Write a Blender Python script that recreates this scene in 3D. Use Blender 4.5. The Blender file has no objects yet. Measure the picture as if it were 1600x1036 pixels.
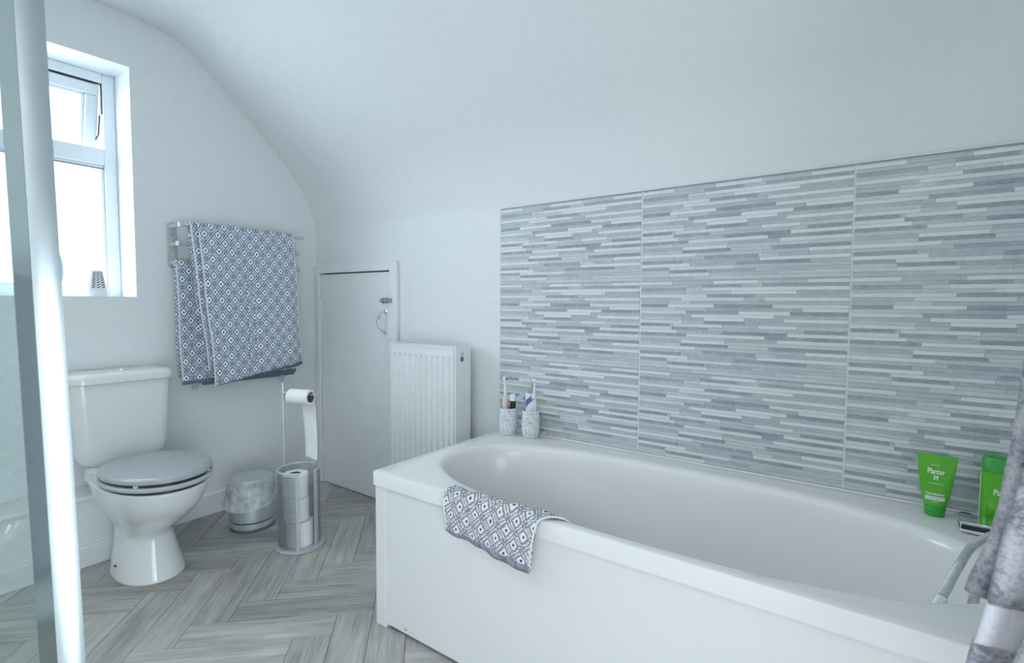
import bpy, bmesh, math, random
from mathutils import Vector, Matrix
random.seed(7)
R = math.radians
C = bpy.context.scene.collection
S = bpy.context.scene

# ------------------------------------------------------------------ camera
F_PX, YAW, PITCH, ROLL, CAM_H = 805.96, 0.6247, 0.0542, 0.0057, 1.0024
fwd = Vector((-math.sin(YAW)*math.cos(PITCH), math.cos(YAW)*math.cos(PITCH), -math.sin(PITCH)))
rt = Vector((math.cos(YAW), math.sin(YAW), 0.0))
up = rt.cross(fwd)
rt2 = math.cos(ROLL)*rt + math.sin(ROLL)*up
up2 = -math.sin(ROLL)*rt + math.cos(ROLL)*up
cam_data = bpy.data.cameras.new('camera')
cam = bpy.data.objects.new('camera', cam_data); C.objects.link(cam)
cam.matrix_world = Matrix(((rt2.x, up2.x, -fwd.x, 0), (rt2.y, up2.y, -fwd.y, 0), (rt2.z, up2.z, -fwd.z, CAM_H), (0, 0, 0, 1)))
cam_data.sensor_fit = 'HORIZONTAL'; cam_data.sensor_width = 36.0
cam_data.lens = F_PX/1600*36.0
cam_data.clip_start = 0.02
cam_data.dof.use_dof = True; cam_data.dof.focus_distance = 2.3; cam_data.dof.aperture_fstop = 8.0
S.camera = cam

# ------------------------------------------------------------------ world and lights
w = bpy.data.worlds.new('sky'); S.world = w; w.use_nodes = True
bgn = w.node_tree.nodes['Background']
bgn.inputs[0].default_value = (0.80, 0.91, 1.0, 1); bgn.inputs[1].default_value = 4.0

def area(name, loc, target, sx, sy, power, col, spread=180):
    d = bpy.data.lights.new(name, 'AREA'); d.shape = 'RECTANGLE'; d.size = sx; d.size_y = sy
    d.energy = power; d.color = col; d.spread = R(spread)
    o = bpy.data.objects.new(name, d); C.objects.link(o)
    o.location = loc
    o.rotation_euler = (Vector(target)-Vector(loc)).to_track_quat('-Z', 'Y').to_euler()
    return o
area('daylight', (-3.25, 0.25, 1.70), (-1.2, 0.55, 1.05), 1.9, 1.6, 90, (0.81, 0.90, 1.0))
area('ceiling_light', (-1.25, -0.25, 2.12), (-1.25, -0.25, 0), 0.9, 0.9, 6.5, (1.0, 0.91, 0.82))
area('side_lamp', (0.60, -0.26, 0.50), (-1.5, -0.20, 0.45), 0.94, 0.96, 12, (0.86, 0.95, 1.0))  # added unseen lamp, makes the low highlights on door profile and toilet
area('rear_fill', (0.05, -1.14, 1.45), (-0.5, 1.6, 0.7), 0.7, 1.0, 9.5, (0.97, 0.97, 1.0))  # added fill lamp inside the room, in front of the rear wall
S.view_settings.view_transform = 'Standard'; S.view_settings.look = 'None'
S.view_settings.gamma = 1.0; S.view_settings.use_curve_mapping = False
S.view_settings.exposure = -0.26

# ------------------------------------------------------------------ node helpers
class X:
    def __init__(s, nt, v): s.nt = nt; s.v = v
    def op(s, o, b=None, c=None):
        n = s.nt.nodes.new('ShaderNodeMath'); n.operation = o
        for i, q in enumerate((s, b, c)):
            if q is None: continue
            if isinstance(q, X):
                if isinstance(q.v, (int, float)): n.inputs[i].default_value = q.v
                else: s.nt.links.new(q.v, n.inputs[i])
            else: n.inputs[i].default_value = q
        return X(s.nt, n.outputs[0])
    def __add__(s, b): return s.op('ADD', b)
    def __sub__(s, b): return s.op('SUBTRACT', b)
    def __mul__(s, b): return s.op('MULTIPLY', b)
    def abs(s): return s.op('ABSOLUTE')
    def lt(s, b): return s.op('LESS_THAN', b)
    def gt(s, b): return s.op('GREATER_THAN', b)
    def mx(s, b): return s.op('MAXIMUM', b)
    def mn(s, b): return s.op('MINIMUM', b)

def new_mat(name, col=(.8, .8, .8), rough=.5, metal=0.0, spec=.5, coat=0.0):
    m = bpy.data.materials.new(name); m.use_nodes = True
    b = m.node_tree.nodes['Principled BSDF']
    b.inputs['Base Color'].default_value = (*col, 1); b.inputs['Roughness'].default_value = rough
    b.inputs['Metallic'].default_value = metal; b.inputs['Specular IOR Level'].default_value = spec
    b.inputs['Coat Weight'].default_value = coat; b.inputs['Coat Roughness'].default_value = 0.08
    return m, m.node_tree, b
def ramp(nt, fac, stops):
    n = nt.nodes.new('ShaderNodeValToRGB'); e = n.color_ramp.elements
    while len(e) < len(stops): e.new(0.5)
    for q, (p, c) in zip(e, stops): q.position = p; q.color = (*c, 1)
    nt.links.new(fac, n.inputs[0]); return n.outputs[0]
def noise(nt, scale, detail=3, vec=None, rough=.5):
    n = nt.nodes.new('ShaderNodeTexNoise'); n.inputs['Scale'].default_value = scale
    n.inputs['Detail'].default_value = detail; n.inputs['Roughness'].default_value = rough
    if vec is not None: nt.links.new(vec, n.inputs['Vector'])
    return n.outputs['Fac']
def objco(nt): return nt.nodes.new('ShaderNodeTexCoord').outputs['Object']
def uvco(nt): return nt.nodes.new('ShaderNodeTexCoord').outputs['UV']
def bump(nt, b, h, strength=.3, dist=.001):
    n = nt.nodes.new('ShaderNodeBump'); n.inputs['Strength'].default_value = strength; n.inputs['Distance'].default_value = dist
    nt.links.new(h, n.inputs['Height']); nt.links.new(n.outputs[0], b.inputs['Normal'])
def noisy(name, c1, c2, scale, rough=.5, bs=0.0, bd=.001, metal=0, spec=.5, coat=0):
    m, nt, b = new_mat(name, c1, rough, metal, spec, coat)
    f = noise(nt, scale, 4, objco(nt))
    nt.links.new(ramp(nt, f, [(.35, c1), (.65, c2)]), b.inputs['Base Color'])
    if bs: bump(nt, b, f, bs, bd)
    return m

M = {}
M['wall'] = noisy('wall paint', (.78, .81, .83), (.80, .83, .845), 60, .62, .06, .0008)
M['ceil'] = noisy('ceiling paint', (.78, .81, .82), (.80, .825, .835), 35, .7, .06, .001)
M['gloss'] = noisy('white gloss paint', (.80, .83, .84), (.82, .85, .86), 15, .3, .02, .001)
M['upvc'] = noisy('white upvc', (.80, .87, .92), (.83, .90, .94), 8, .25)
M['ceramic'] = noisy('white ceramic', (.80, .82, .82), (.82, .84, .84), 4, .12, coat=.5)
M['acrylic'] = noisy('white bath acrylic', (.84, .84, .84), (.86, .86, .86), 3, .2, coat=.12)
M['panelw'] = noisy('bath panel white', (.80, .81, .80), (.82, .83, .82), 3, .22, coat=.2)
M['seatgrey'] = noisy('grey seat paint', (.38, .405, .425), (.43, .455, .47), 30, .3, .02, .001)
M['seatring'] = noisy('light grey seat paint', (.48, .52, .55), (.52, .56, .58), 30, .3)
M['chrome'] = noisy('chrome', (.80, .82, .84), (.86, .88, .90), 5, .06, metal=1)
M['polish'] = noisy('polished profile', (.44, .53, .54), (.48, .57, .58), 5, .09, metal=1)
M['profile'] = noisy('door edge profile', (.44, .50, .52), (.50, .56, .58), 8, .24, metal=1)
M['satin'] = noisy('satin aluminium', (.58, .61, .62), (.66, .68, .69), 40, .32, metal=.6)
M['brushed'] = noisy('brushed steel', (.52, .57, .60), (.62, .66, .69), 90, .38, metal=.45)
M['wire'] = noisy('grey wire', (.34, .37, .40), (.40, .43, .46), 50, .35, metal=.5)
M['wireplate'] = noisy('grey plate', (.50, .53, .56), (.56, .59, .62), 30, .4, metal=.2)
M['paper'] = noisy('toilet paper', (.86, .87, .87), (.90, .91, .91), 200, .9, .15, .0005)
M['card'] = noisy('card core', (.16, .14, .13), (.22, .19, .17), 60, .8)
M['dark'] = noisy('dark plastic', (.02, .02, .025), (.035, .035, .04), 20, .35)
M['darkgrey'] = noisy('dark grey plastic', (.12, .13, .15), (.16, .17, .19), 20, .4)
M['pink'] = noisy('pale pink plastic', (.78, .60, .56), (.82, .64, .60), 20, .35)
M['whitep'] = noisy('white plastic', (.82, .85, .87), (.86, .88, .90), 20, .3)
M['bluep'] = noisy('blue plastic', (.05, .12, .42), (.07, .15, .5), 20, .35)
M['paleblue'] = noisy('pale blue plastic', (.35, .52, .78), (.5, .65, .85), 40, .3)
M['redp'] = noisy('red plastic', (.45, .05, .08), (.5, .07, .1), 20, .35)
M['green'] = noisy('green tube plastic', (.085, .44, .012), (.10, .48, .015), 10, .34, coat=.2)
M['greencap'] = noisy('green cap plastic', (.04, .36, .055), (.05, .40, .065), 10, .38)
M['ink'] = noisy('white ink', (.88, .92, .88), (.92, .95, .92), 20, .5)
M['labelgrey'] = noisy('silver label', (.60, .68, .68), (.66, .72, .72), 20, .4)
M['brown'] = noisy('brown tube', (.30, .26, .25), (.36, .31, .29), 20, .4)
M['grout'] = noisy('light grout', (.74, .77, .78), (.80, .82, .83), 80, .8)
M['hem'] = noisy('towel hem', (.74, .78, .82), (.80, .83, .86), 200, .95, .4, .001)
M['border'] = noisy('towel border weave', (.12, .15, .20), (.22, .26, .33), 260, .95, .5, .001)
M['band'] = noisy('towel band weave', (.66, .66, .72), (.74, .74, .80), 300, .9, .4, .0008)
M['rubber'] = noisy('black rubber', (.03, .03, .04), (.05, .05, .06), 30, .6)

def mat_glass(name, tint, rough=.02, mixf=.12):
    m = bpy.data.materials.new(name); m.use_nodes = True; nt = m.node_tree; nt.nodes.clear()
    o = nt.nodes.new('ShaderNodeOutputMaterial'); t = nt.nodes.new('ShaderNodeBsdfTransparent'); g = nt.nodes.new('ShaderNodeBsdfGlossy')
    t.inputs[0].default_value = (*tint, 1); g.inputs['Roughness'].default_value = rough
    mx = nt.nodes.new('ShaderNodeMixShader'); fr = nt.nodes.new('ShaderNodeFresnel'); fr.inputs[0].default_value = 1.45
    ge = nt.nodes.new('ShaderNodeNewGeometry')
    a = X(nt, fr.outputs[0])*(X(nt, ge.outputs['Backfacing'])*-1.0 + 1.0) + mixf
    nt.links.new(a.v, mx.inputs[0]); nt.links.new(t.outputs[0], mx.inputs[1]); nt.links.new(g.outputs[0], mx.inputs[2])
    nt.links.new(mx.outputs[0], o.inputs[0]); return m
M['glass'] = mat_glass('window glass', (.96, .99, 1.0), .02, 0.0)
M['sglass'] = mat_glass('shower glass', (.91, .975, .965), .02, 0.07)
M['clear'] = mat_glass('clear plastic tag', (.80, .86, .88), .2, .12)
def mat_bag():
    m, nt, b = new_mat('bin liner film', (.80, .85, .87), .3)
    f = noise(nt, 26, 5, objco(nt), .6)
    t = nt.nodes.new('ShaderNodeBsdfTransparent'); mx = nt.nodes.new('ShaderNodeMixShader')
    r = X(nt, f).op('MULTIPLY_ADD', 1.6, -.15); r = r.mx(.38).mn(.9)
    nt.links.new(r.v, mx.inputs[0]); nt.links.new(t.outputs[0], mx.inputs[1]); nt.links.new(b.outputs[0], mx.inputs[2])
    nt.links.new(mx.outputs[0], nt.nodes['Material Output'].inputs[0]); bump(nt, b, f, .6, .01)
    return m
M['bag'] = mat_bag()

def mat_tile():
    m, nt, b = new_mat('strip tile', (.5, .5, .5), .42)
    a = nt.nodes.new('ShaderNodeAttribute'); a.attribute_name = 'tone'
    mp = nt.nodes.new('ShaderNodeMapping'); mp.inputs['Scale'].default_value = (.5, 1, 2.0)
    nt.links.new(objco(nt), mp.inputs[0])
    f = noise(nt, 110, 4, mp.outputs[0], .7); g = noise(nt, 24, 3, mp.outputs[0], .6)
    tone = X(nt, a.outputs['Fac'])
    amp = (tone*-.8 + 1.35)                      # dark strips are the mottled ones
    fac = tone + (X(nt, f) - .5)*amp*.9 + (X(nt, g) - .5)*amp*.5
    nt.links.new(ramp(nt, fac.v, [(0, (.27, .315, .35)), (.35, (.44, .485, .51)), (.65, (.56, .60, .62)), (1, (.76, .79, .80))]), b.inputs['Base Color'])
    bump(nt, b, f, .25, .0006)
    return m
M['tile'] = mat_tile()

def mat_floor():
    m, nt, b = new_mat('grey oak plank', (.3, .3, .3), .48)
    oi = nt.nodes.new('ShaderNodeObjectInfo')
    rnd = X(nt, oi.outputs['Random'])
    sp = nt.nodes.new('ShaderNodeSeparateXYZ'); nt.links.new(uvco(nt), sp.inputs[0])
    u, v = X(nt, sp.outputs[0]), X(nt, sp.outputs[1])
    def vec(a, c, z):
        cb = nt.nodes.new('ShaderNodeCombineXYZ')
        nt.links.new(a.v, cb.inputs[0]); nt.links.new(c.v, cb.inputs[1]); nt.links.new(z.v, cb.inputs[2]); return cb.outputs[0]
    z = rnd*37.0
    fine = noise(nt, 1.0, 5, vec(u*9.0, v*300.0, z), .6)
    broad = noise(nt, 1.0, 4, vec(u*2.4, v*36.0, z + 5.0), .55)
    warp = X(nt, noise(nt, 1.0, 2, vec(u*5.0, v*14.0, z + 9.0)))
    ring = ((warp*11.0 + v*60.0).op('SINE')*.5 + .5)
    patch = X(nt, noise(nt, 1.0, 2, vec(u*6.0, v*10.0, z + 15.0)))
    fac = X(nt, fine)*.85 + X(nt, broad)*.70 + ring*.13*((patch - .42)*5.0).mx(0.0).mn(1.0) + (rnd - .5)*.20 - .27
    nt.links.new(ramp(nt, fac.v, [(.16, (.18, .18, .175)), (.38, (.335, .328, .315)), (.58, (.48, .467, .44)), (.85, (.64, .62, .58))]), b.inputs['Base Color'])
    bump(nt, b, fine, .22, .0008)
    return m
M['floor'] = mat_floor()

def mat_pattern(name, cu, cv, light, dark, mid, dot, wob=0.0):
    """woven diamond lattice in UV metres"""
    m, nt, b = new_mat(name, light, .95, spec=.1)
    sp = nt.nodes.new('ShaderNodeSeparateXYZ'); nt.links.new(uvco(nt), sp.inputs[0])
    u, v = X(nt, sp.outputs[0])*(1/cu), X(nt, sp.outputs[1])*(1/cv)
    if wob:
        u = u + (X(nt, noise(nt, 55, 3, uvco(nt))) - .5)*wob
        mpn = nt.nodes.new('ShaderNodeMapping'); mpn.inputs['Location'].default_value = (3.1, 7.7, 0); nt.links.new(uvco(nt), mpn.inputs[0])
        v = v + (X(nt, noise(nt, 55, 3, mpn.outputs[0])) - .5)*wob
    p = (u + v).op('FRACT') - .5; q = (u - v).op('FRACT') - .5
    ap, aq = p.abs(), q.abs(); mx = ap.mx(aq); mn = ap.mn(aq)
    rnd = lambda a, c: (a.gt(c))
    diamond = mx.lt(.235)
    ring = mx.gt(.30)*mx.lt(.305)*mn.lt(.05)                       # light outline dashes
    # pale petals along the lattice edges
    petal = mx.gt(.355)*mx.lt(.46)*mn.lt(.26)
    core = mx.gt(.39)*mx.lt(.42)*mn.lt(.12)
    star = mn.gt(.30)*((ap - aq).abs().lt(.045))*mx.lt(.45)
    lightm = diamond.mx(ring).mx(petal).mx(star)
    midm = core
    dotm = mx.lt(.075)
    fz = noise(nt, 420, 1, uvco(nt))
    def mixc(f, c1, c2):
        n = nt.nodes.new('ShaderNodeMix'); n.data_type = 'RGBA'
        nt.links.new(f.v, n.inputs[0])
        for i, c in ((6, c1), (7, c2)):
            if isinstance(c, tuple): n.inputs[i].default_value = (*c, 1)
            else: nt.links.new(c, n.inputs[i])
        return n.outputs[2]
    c0 = ramp(nt, fz, [(.3, dark), (.7, mid)])
    c1 = mixc(lightm, c0, light); c2 = mixc(midm, c1, mid); c3 = mixc(dotm, c2, dot)
    nt.links.new(c3, b.inputs['Base Color'])
    bump(nt, b, lightm.v, .35, .0012)
    return m
M['pat'] = mat_pattern('diamond towel weave', .0575, .073, (.90, .93, .96), (.10, .14, .25), (.26, .33, .46), (.015, .02, .04))
M['pat2'] = mat_pattern('diamond hand towel weave', .050, .060, (.80, .81, .82), (.12, .12, .16), (.42, .42, .48), (.03, .03, .05), .20)

def mat_fuzzy():
    m, nt, b = new_mat('grey plush towel', (.4, .4, .43), 1.0, spec=.05)
    f = noise(nt, 190, 4, objco(nt), .75); g = noise(nt, 34, 3, objco(nt))
    fac = X(nt, f)*.9 + X(nt, g)*.7 - .30
    nt.links.new(ramp(nt, fac.v, [(.36, (.20, .22, .31)), (.47, (.44, .45, .52)), (.62, (.70, .70, .75))]), b.inputs['Base Color'])
    h = noise(nt, 380, 4, objco(nt), .7)
    bump(nt, b, (X(nt, h) + X(nt, f)*.8).v, .9, .004)
    b.inputs['Sheen Weight'].default_value = .6
    return m
M['fuzzy'] = mat_fuzzy()

def mat_terrazzo():
    m, nt, b = new_mat('speckled stone', (.7, .7, .7), .6)
    vo = nt.nodes.new('ShaderNodeTexVoronoi'); vo.inputs['Scale'].default_value = 240
    nt.links.new(objco(nt), vo.inputs['Vector'])
    sel = noise(nt, 260, 2, objco(nt))
    spots = X(nt, vo.outputs['Distance']).lt(.42)*X(nt, sel).gt(.5)
    f = spots.v
    nt.links.new(ramp(nt, f, [(.45, (.78, .81, .84)), (.55, (.13, .14, .17))]), b.inputs['Base Color'])
    bump(nt, b, (spots*-1.0).v, .5, .001)
    return m
M['terrazzo'] = mat_terrazzo()

# ------------------------------------------------------------------ mesh helpers
class MB:
    def __init__(s): s.v = []; s.f = []; s.uv = None; s.mi = []
    def add(s, vs, fs, mi=0):
        k = len(s.v); s.v += [tuple(q) for q in vs]; s.f += [tuple(i+k for i in f) for f in fs]; s.mi += [mi]*len(fs); return s
    def box(s, a, b, mi=0):
        x0, x1 = sorted((a[0], b[0])); y0, y1 = sorted((a[1], b[1])); z0, z1 = sorted((a[2], b[2]))
        return s.add([(x0,y0,z0),(x1,y0,z0),(x1,y1,z0),(x0,y1,z0),(x0,y0,z1),(x1,y0,z1),(x1,y1,z1),(x0,y1,z1)],
                     [(0,3,2,1),(4,5,6,7),(0,1,5,4),(1,2,6,5),(2,3,7,6),(3,0,4,7)], mi)
    def rings(s, rings, cap=(True, True), mi=0, closed=True):
        n = len(rings[0]); vs = [p for r in rings for p in r]; fs = []
        for k in range(len(rings)-1):
            for i in range(n if closed else n-1):
                j = (i+1) % n; fs.append((k*n+i, k*n+j, (k+1)*n+j, (k+1)*n+i))
        if cap[0]: fs.append(tuple(reversed(range(n))))
        if cap[1]: fs.append(tuple((len(rings)-1)*n+i for i in range(n)))
        return s.add(vs, fs, mi)
    def tube(s, pts, r, n=10, cap=True, mi=0):
        pts = [Vector(p) for p in pts]; rs = r if isinstance(r, (list, tuple)) else [r]*len(pts)
        rings = []; prev = None
        for i, p in enumerate(pts):
            t = (pts[min(i+1, len(pts)-1)] - pts[max(i-1, 0)]).normalized()
            if prev is None:
                a = Vector((0, 0, 1)) if abs(t.z) < .9 else Vector((1, 0, 0)); u = t.cross(a).normalized()
            else: u = (prev - t*prev.dot(t)).normalized()
            prev = u; w2 = t.cross(u)
            rings.append([p + (u*math.cos(2*math.pi*k/n) + w2*math.sin(2*math.pi*k/n))*rs[i] for k in range(n)])
        return s.rings(rings, (cap, cap), mi)
    def lathe(s, prof, c=(0, 0, 0), n=32, sx=1, sy=1, cap=(True, True), mi=0):
        return s.rings([[(c[0]+r*sx*math.cos(2*math.pi*k/n), c[1]+r*sy*math.sin(2*math.pi*k/n), c[2]+z) for k in range(n)] for r, z in prof], cap, mi)
    def build(s, name, mat, parent=None, smooth=35, bevel=0, seg=2, origin=None, recalc=True):
        me = bpy.data.meshes.new(name); me.from_pydata(s.v, [], s.f)
        mats = mat if isinstance(mat, (list, tuple)) else [mat]
        for m in mats: me.materials.append(m)
        if len(mats) > 1: me.polygons.foreach_set('material_index', s.mi)
        if recalc:
            bm = bmesh.new(); bm.from_mesh(me); bmesh.ops.recalc_face_normals(bm, faces=bm.faces); bm.to_mesh(me); bm.free()
        if smooth:
            me.polygons.foreach_set('use_smooth', [True]*len(me.polygons)); me.set_sharp_from_angle(angle=R(smooth))
        if s.uv:
            l = me.uv_layers.new(name='UVMap')
            for lp in me.loops: l.data[lp.index].uv = s.uv[lp.vertex_index]
        o = bpy.data.objects.new(name, me); C.objects.link(o)
        if origin is not None:
            me.transform(Matrix.Translation(-Vector(origin))); o.location = origin
        if parent is not None:
            o.parent = parent
            o.location = Vector(o.location) - Vector(parent.get('org', (0, 0, 0)))
        if bevel:
            b = o.modifiers.new('bevel', 'BEVEL'); b.width = bevel; b.segments = seg; b.limit_method = 'ANGLE'; b.angle_limit = R(40)
        return o
def root(name, loc, label=None, cat=None, group=None):
    o = bpy.data.objects.new(name, None); C.objects.link(o); o.location = loc; o['org'] = list(loc); o.empty_display_size = .05
    if label: o['label'] = label; o['category'] = cat
    if group: o['group'] = group
    return o
def tag(o, label, cat, group=None, kind=None):
    o['label'] = label; o['category'] = cat
    if group: o['group'] = group
    if kind: o['kind'] = kind
    return o
def struct(o, label, cat):
    o['kind'] = 'structure'; o['label'] = label; o['category'] = cat; return o
def copy_tree(o, parent=None, delta=None):
    c = o.copy(); C.objects.link(c)
    if parent is not None: c.parent = parent
    elif delta is not None: c.location = Vector(o.location) + Vector(delta)
    for ch in [q for q in bpy.data.objects if q.parent == o]: copy_tree(ch, c)
    return c
def smooth_pts(pts, n=6):
    pts = [Vector(p) for p in pts]; out = []
    for i in range(len(pts)-1):
        p0, p1, p2, p3 = pts[max(i-1, 0)], pts[i], pts[i+1], pts[min(i+2, len(pts)-1)]
        for k in range(n):
            t = k/n
            out.append(.5*((2*p1) + (p2-p0)*t + (2*p0-5*p1+4*p2-p3)*t*t + (3*p1-p0-3*p2+p3)*t**3))
    out.append(pts[-1]); return out
def lerp(a, b, t): return a + (b-a)*t

XW, YD = -2.563, 1.697           # window wall plane, knee wall plane
XR, YF = 0.47, -1.20             # wall on the right, wall behind the camera
ZT = 2.18

# ------------------------------------------------------------------ room shell
# floor with herringbone planks
fb = MB().box((XW-.02, YF-.02, -.05), (XR+.02, YD+.2, -.004))
floor = struct(fb.build('floor', M['dark'], smooth=0), 'grey wood-look herringbone vinyl floor of the bathroom', 'floor')
PW, PL = .1107, .4428
sq = math.sqrt(.5)
def to_world(p, q): return (-1.711 + (p - q)*sq, .5155 - PW*sq*0 - PW*sq + (p + q)*sq + 0)   # p dir (1,1)/√2, q dir (-1,1)/√2
# anchor: corner (p=0, q=PW) must be (-1.711, .5155)
def tw(p, q):
    q -= PW
    return (-1.711 + (p - q)*sq, .5155 + (p + q)*sq)
def clip(poly, ax, lim, keep_gt):
    out = []
    for i in range(len(poly)):
        a, b = poly[i], poly[(i+1) % len(poly)]
        ia = (a[ax] >= lim) == keep_gt or a[ax] == lim; ib = (b[ax] >= lim) == keep_gt or b[ax] == lim
        if ia: out.append(a)
        if ia != ib:
            t = (lim - a[ax])/(b[ax]-a[ax]); out.append(tuple(lerp(a[k], b[k], t) for k in range(4)))
    return out
g = .0006
shared = {}
def plank(p0, q0, dp, dq):
    # each corner carries x, y, u, v ; u runs along the grain
    horiz = dp > dq
    cs = []
    for a, b in ((g, g), (dp-g, g), (dp-g, dq-g), (g, dq-g)):
        x, y = tw(p0+a, q0+b); cs.append((x, y) + ((a, b) if horiz else (b, a)))
    full = list(cs)
    for ax, lim, kg in ((0, XW, True), (0, XR, False), (1, YF, True), (1, YD, False)):
        cs = clip(cs, ax, lim, kg)
        if len(cs) < 3: return
    ar = abs(sum(cs[i][0]*cs[(i+1) % len(cs)][1]-cs[(i+1) % len(cs)][0]*cs[i][1] for i in range(len(cs))))/2
    if ar < .0006: return
    # hidden entirely under the bath: skip
    if all(c[0] > -1.2 and c[1] > 1.1 for c in cs): return
    whole = len(cs) == 4 and abs(ar - (dp-2*g)*(dq-2*g)) < 1e-7
    key = horiz if whole else None
    ox, oy = tw(p0, q0)
    if whole and key in shared:
        o = bpy.data.objects.new('plank', shared[key]); C.objects.link(o)
    else:
        n = len(cs); mb = MB()
        cx = sum(c[0] for c in cs)/n; cy = sum(c[1] for c in cs)/n
        vs = [(c[0]-ox, c[1]-oy, -.004) for c in cs] + [(c[0]-ox, c[1]-oy, -.0006) for c in cs]
        ins = [(c[0] + (cx-c[0])/max(.02, math.hypot(cx-c[0], cy-c[1]))*.0011 - ox, c[1] + (cy-c[1])/max(.02, math.hypot(cx-c[0], cy-c[1]))*.0011 - oy, 0.0) for c in cs]
        vs += ins
        fs = [tuple(2*n+i for i in range(n))] + [(i, (i+1) % n, n+(i+1) % n, n+i) for i in range(n)] + [(n+i, n+(i+1) % n, 2*n+(i+1) % n, 2*n+i) for i in range(n)]
        mb.add(vs, fs); mb.uv = [(c[2], c[3]) for c in cs]*3
        o = mb.build('plank', M['floor'], smooth=0)
        if whole: shared[key] = o.data
    o.location = (ox, oy, 0); o.parent = floor
for m_ in range(-7, 9):
    for k in range(-40, 50):
        bp_, bq_ = k*PW + m_*PL, k*PW - m_*PL
        x, y = tw(bp_, bq_)
        if not (XW-.8 < x < XR+.8 and YF-.8 < y < YD+.8): continue
        plank(bp_, bq_, PL, PW); plank(bp_, bq_+PW, PW, PL)

# window wall with opening
WY0, WY1, WZ0, WZ1 = -.12, .843, 1.0177, 1.967
wl = MB(); T = .25
wl.box((XW-T, YF-.1, -.05), (XW, WY0, 2.4)); wl.box((XW-T, WY1, -.05), (XW, YD+.1, 2.4))
wl.box((XW-T, WY0, -.05), (XW, WY1, WZ0)); wl.box((XW-T, WY0, WZ1), (XW, WY1, 2.4))
struct(wl.build('wall_left', M['wall'], smooth=0), 'white gable wall with the window and towel rail', 'wall')
# knee wall with cupboard opening
DX0, DX1, DZ1 = -2.519, -1.945, 1.16
wb = MB()
wb.box((XW-.1, YD, -.05), (DX0, YD+.12, 1.6)); wb.box((DX1, YD, -.05), (XR+.1, YD+.12, 1.6)); wb.box((DX0, YD, DZ1), (DX1, YD+.12, 1.6))
wall_back = struct(wb.build('wall_back', M['wall'], smooth=0), 'low white knee wall with cupboard door, radiator and tiles', 'wall')
# right wall with a low unseen opening, added and sized for the lamp outside it
wr = MB(); wr.box((XR, YF-.1, -.05), (XR+.1, -.74, 2.4)); wr.box((XR, .22, -.05), (XR+.1, YD+.1, 2.4)); wr.box((XR, -.74, 1.0), (XR+.1, .22, 2.4))
struct(wr.build('wall_right', M['wall'], smooth=0), 'white wall at the tap end of the bath', 'wall')
wf = MB(); wf.box((XW, YF-.1, -.05), (XR, YF, 2.4))
struct(wf.build('wall_front', M['wall'], smooth=0), 'white wall behind the camera', 'wall')
# ceiling: flat part, soft curve, slope, soft curve into the knee wall
prof = [(YF-.1, ZT), (.3, ZT), (.70, ZT), (.86, ZT-.002), (.94, ZT-.012), (1.02, 2.148), (1.10, 2.098), (1.19, 2.022), (1.28, 1.942), (1.37, 1.860), (1.455, 1.778), (1.54, 1.692), (1.60, 1.622), (1.645, 1.548), (1.675, 1.475), (1.6925, 1.42), (YD-.0005, 1.394)]
pr = smooth_pts([(0, a, b) for a, b in prof], 4)
cb = MB(); ring0 = [(XW-.1, p.y, p.z) for p in pr]; ring1 = [(XR+.1, p.y, p.z) for p in pr]
back = [(YD+.1, 1.394), (YD+.1, 2.5), (YF-.1, 2.5)]
r0 = ring0 + [(XW-.1, a, b) for a, b in back]; r1 = ring1 + [(XR+.1, a, b) for a, b in back]
cb.rings([r0, r1], (True, True))
struct(cb.build('ceiling', M['ceil'], smooth=25), 'white ceiling sloping down to the knee wall in a soft curve', 'ceiling')

# ------------------------------------------------------------------ window
win = root('window_1', (XW-.17, (WY0+WY1)/2, WZ0)); struct(win, 'white window with a top-hung fanlight tilted open over a fixed pane', 'window')
FX = XW-.17
fr = MB(); fw = .044
fr.box((FX-.06, WY0, WZ0), (FX, WY0+fw, WZ1)); fr.box((FX-.06, WY1-fw, WZ0), (FX, WY1, WZ1))
fr.box((FX-.06, WY0+fw, WZ1-.040), (FX, WY1-fw, WZ1)); fr.box((FX-.06, WY0+fw, WZ0), (FX, WY1-fw, WZ0+.045))
fr.build('window_frame', M['upvc'], win, bevel=.004, smooth=0)
MB().box((FX-.06, WY0+fw, 1.583), (FX+.001, WY1-fw, 1.652)).build('transom', M['upvc'], win, bevel=.005, smooth=0)
bd = MB()
for y0, y1, z0, z1 in ((WY0+fw, WY1-fw, 1.571, 1.583), (WY0+fw, WY1-fw, WZ0+.045, WZ0+.057), (WY0+fw, WY0+fw+.012, WZ0+.057, 1.571), (WY1-fw-.012, WY1-fw, WZ0+.057, 1.571)):
    bd.box((FX-.05, y0, z0), (FX-.012, y1, z1))
bd.build('glazing_bead', M['upvc'], win, bevel=.003, smooth=0)
sl = MB()
sl.box((FX-.030, WY0+fw, 1.5685), (FX-.010, WY1-fw, 1.5712)); sl.box((FX-.02, WY0+fw, WZ1-.0425), (FX-.005, WY1-fw, WZ1-.0400))
sl.box((FX-.02, WY1-fw-.002, 1.80), (FX-.005, WY1-fw, WZ1-.04))
sl.build('rubber_seal', M['rubber'], win, smooth=0)
MB().box((FX-.032, WY0+fw, WZ0+.05), (FX-.027, WY1-fw, 1.58)).build('pane', M['glass'], win, smooth=0)
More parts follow.
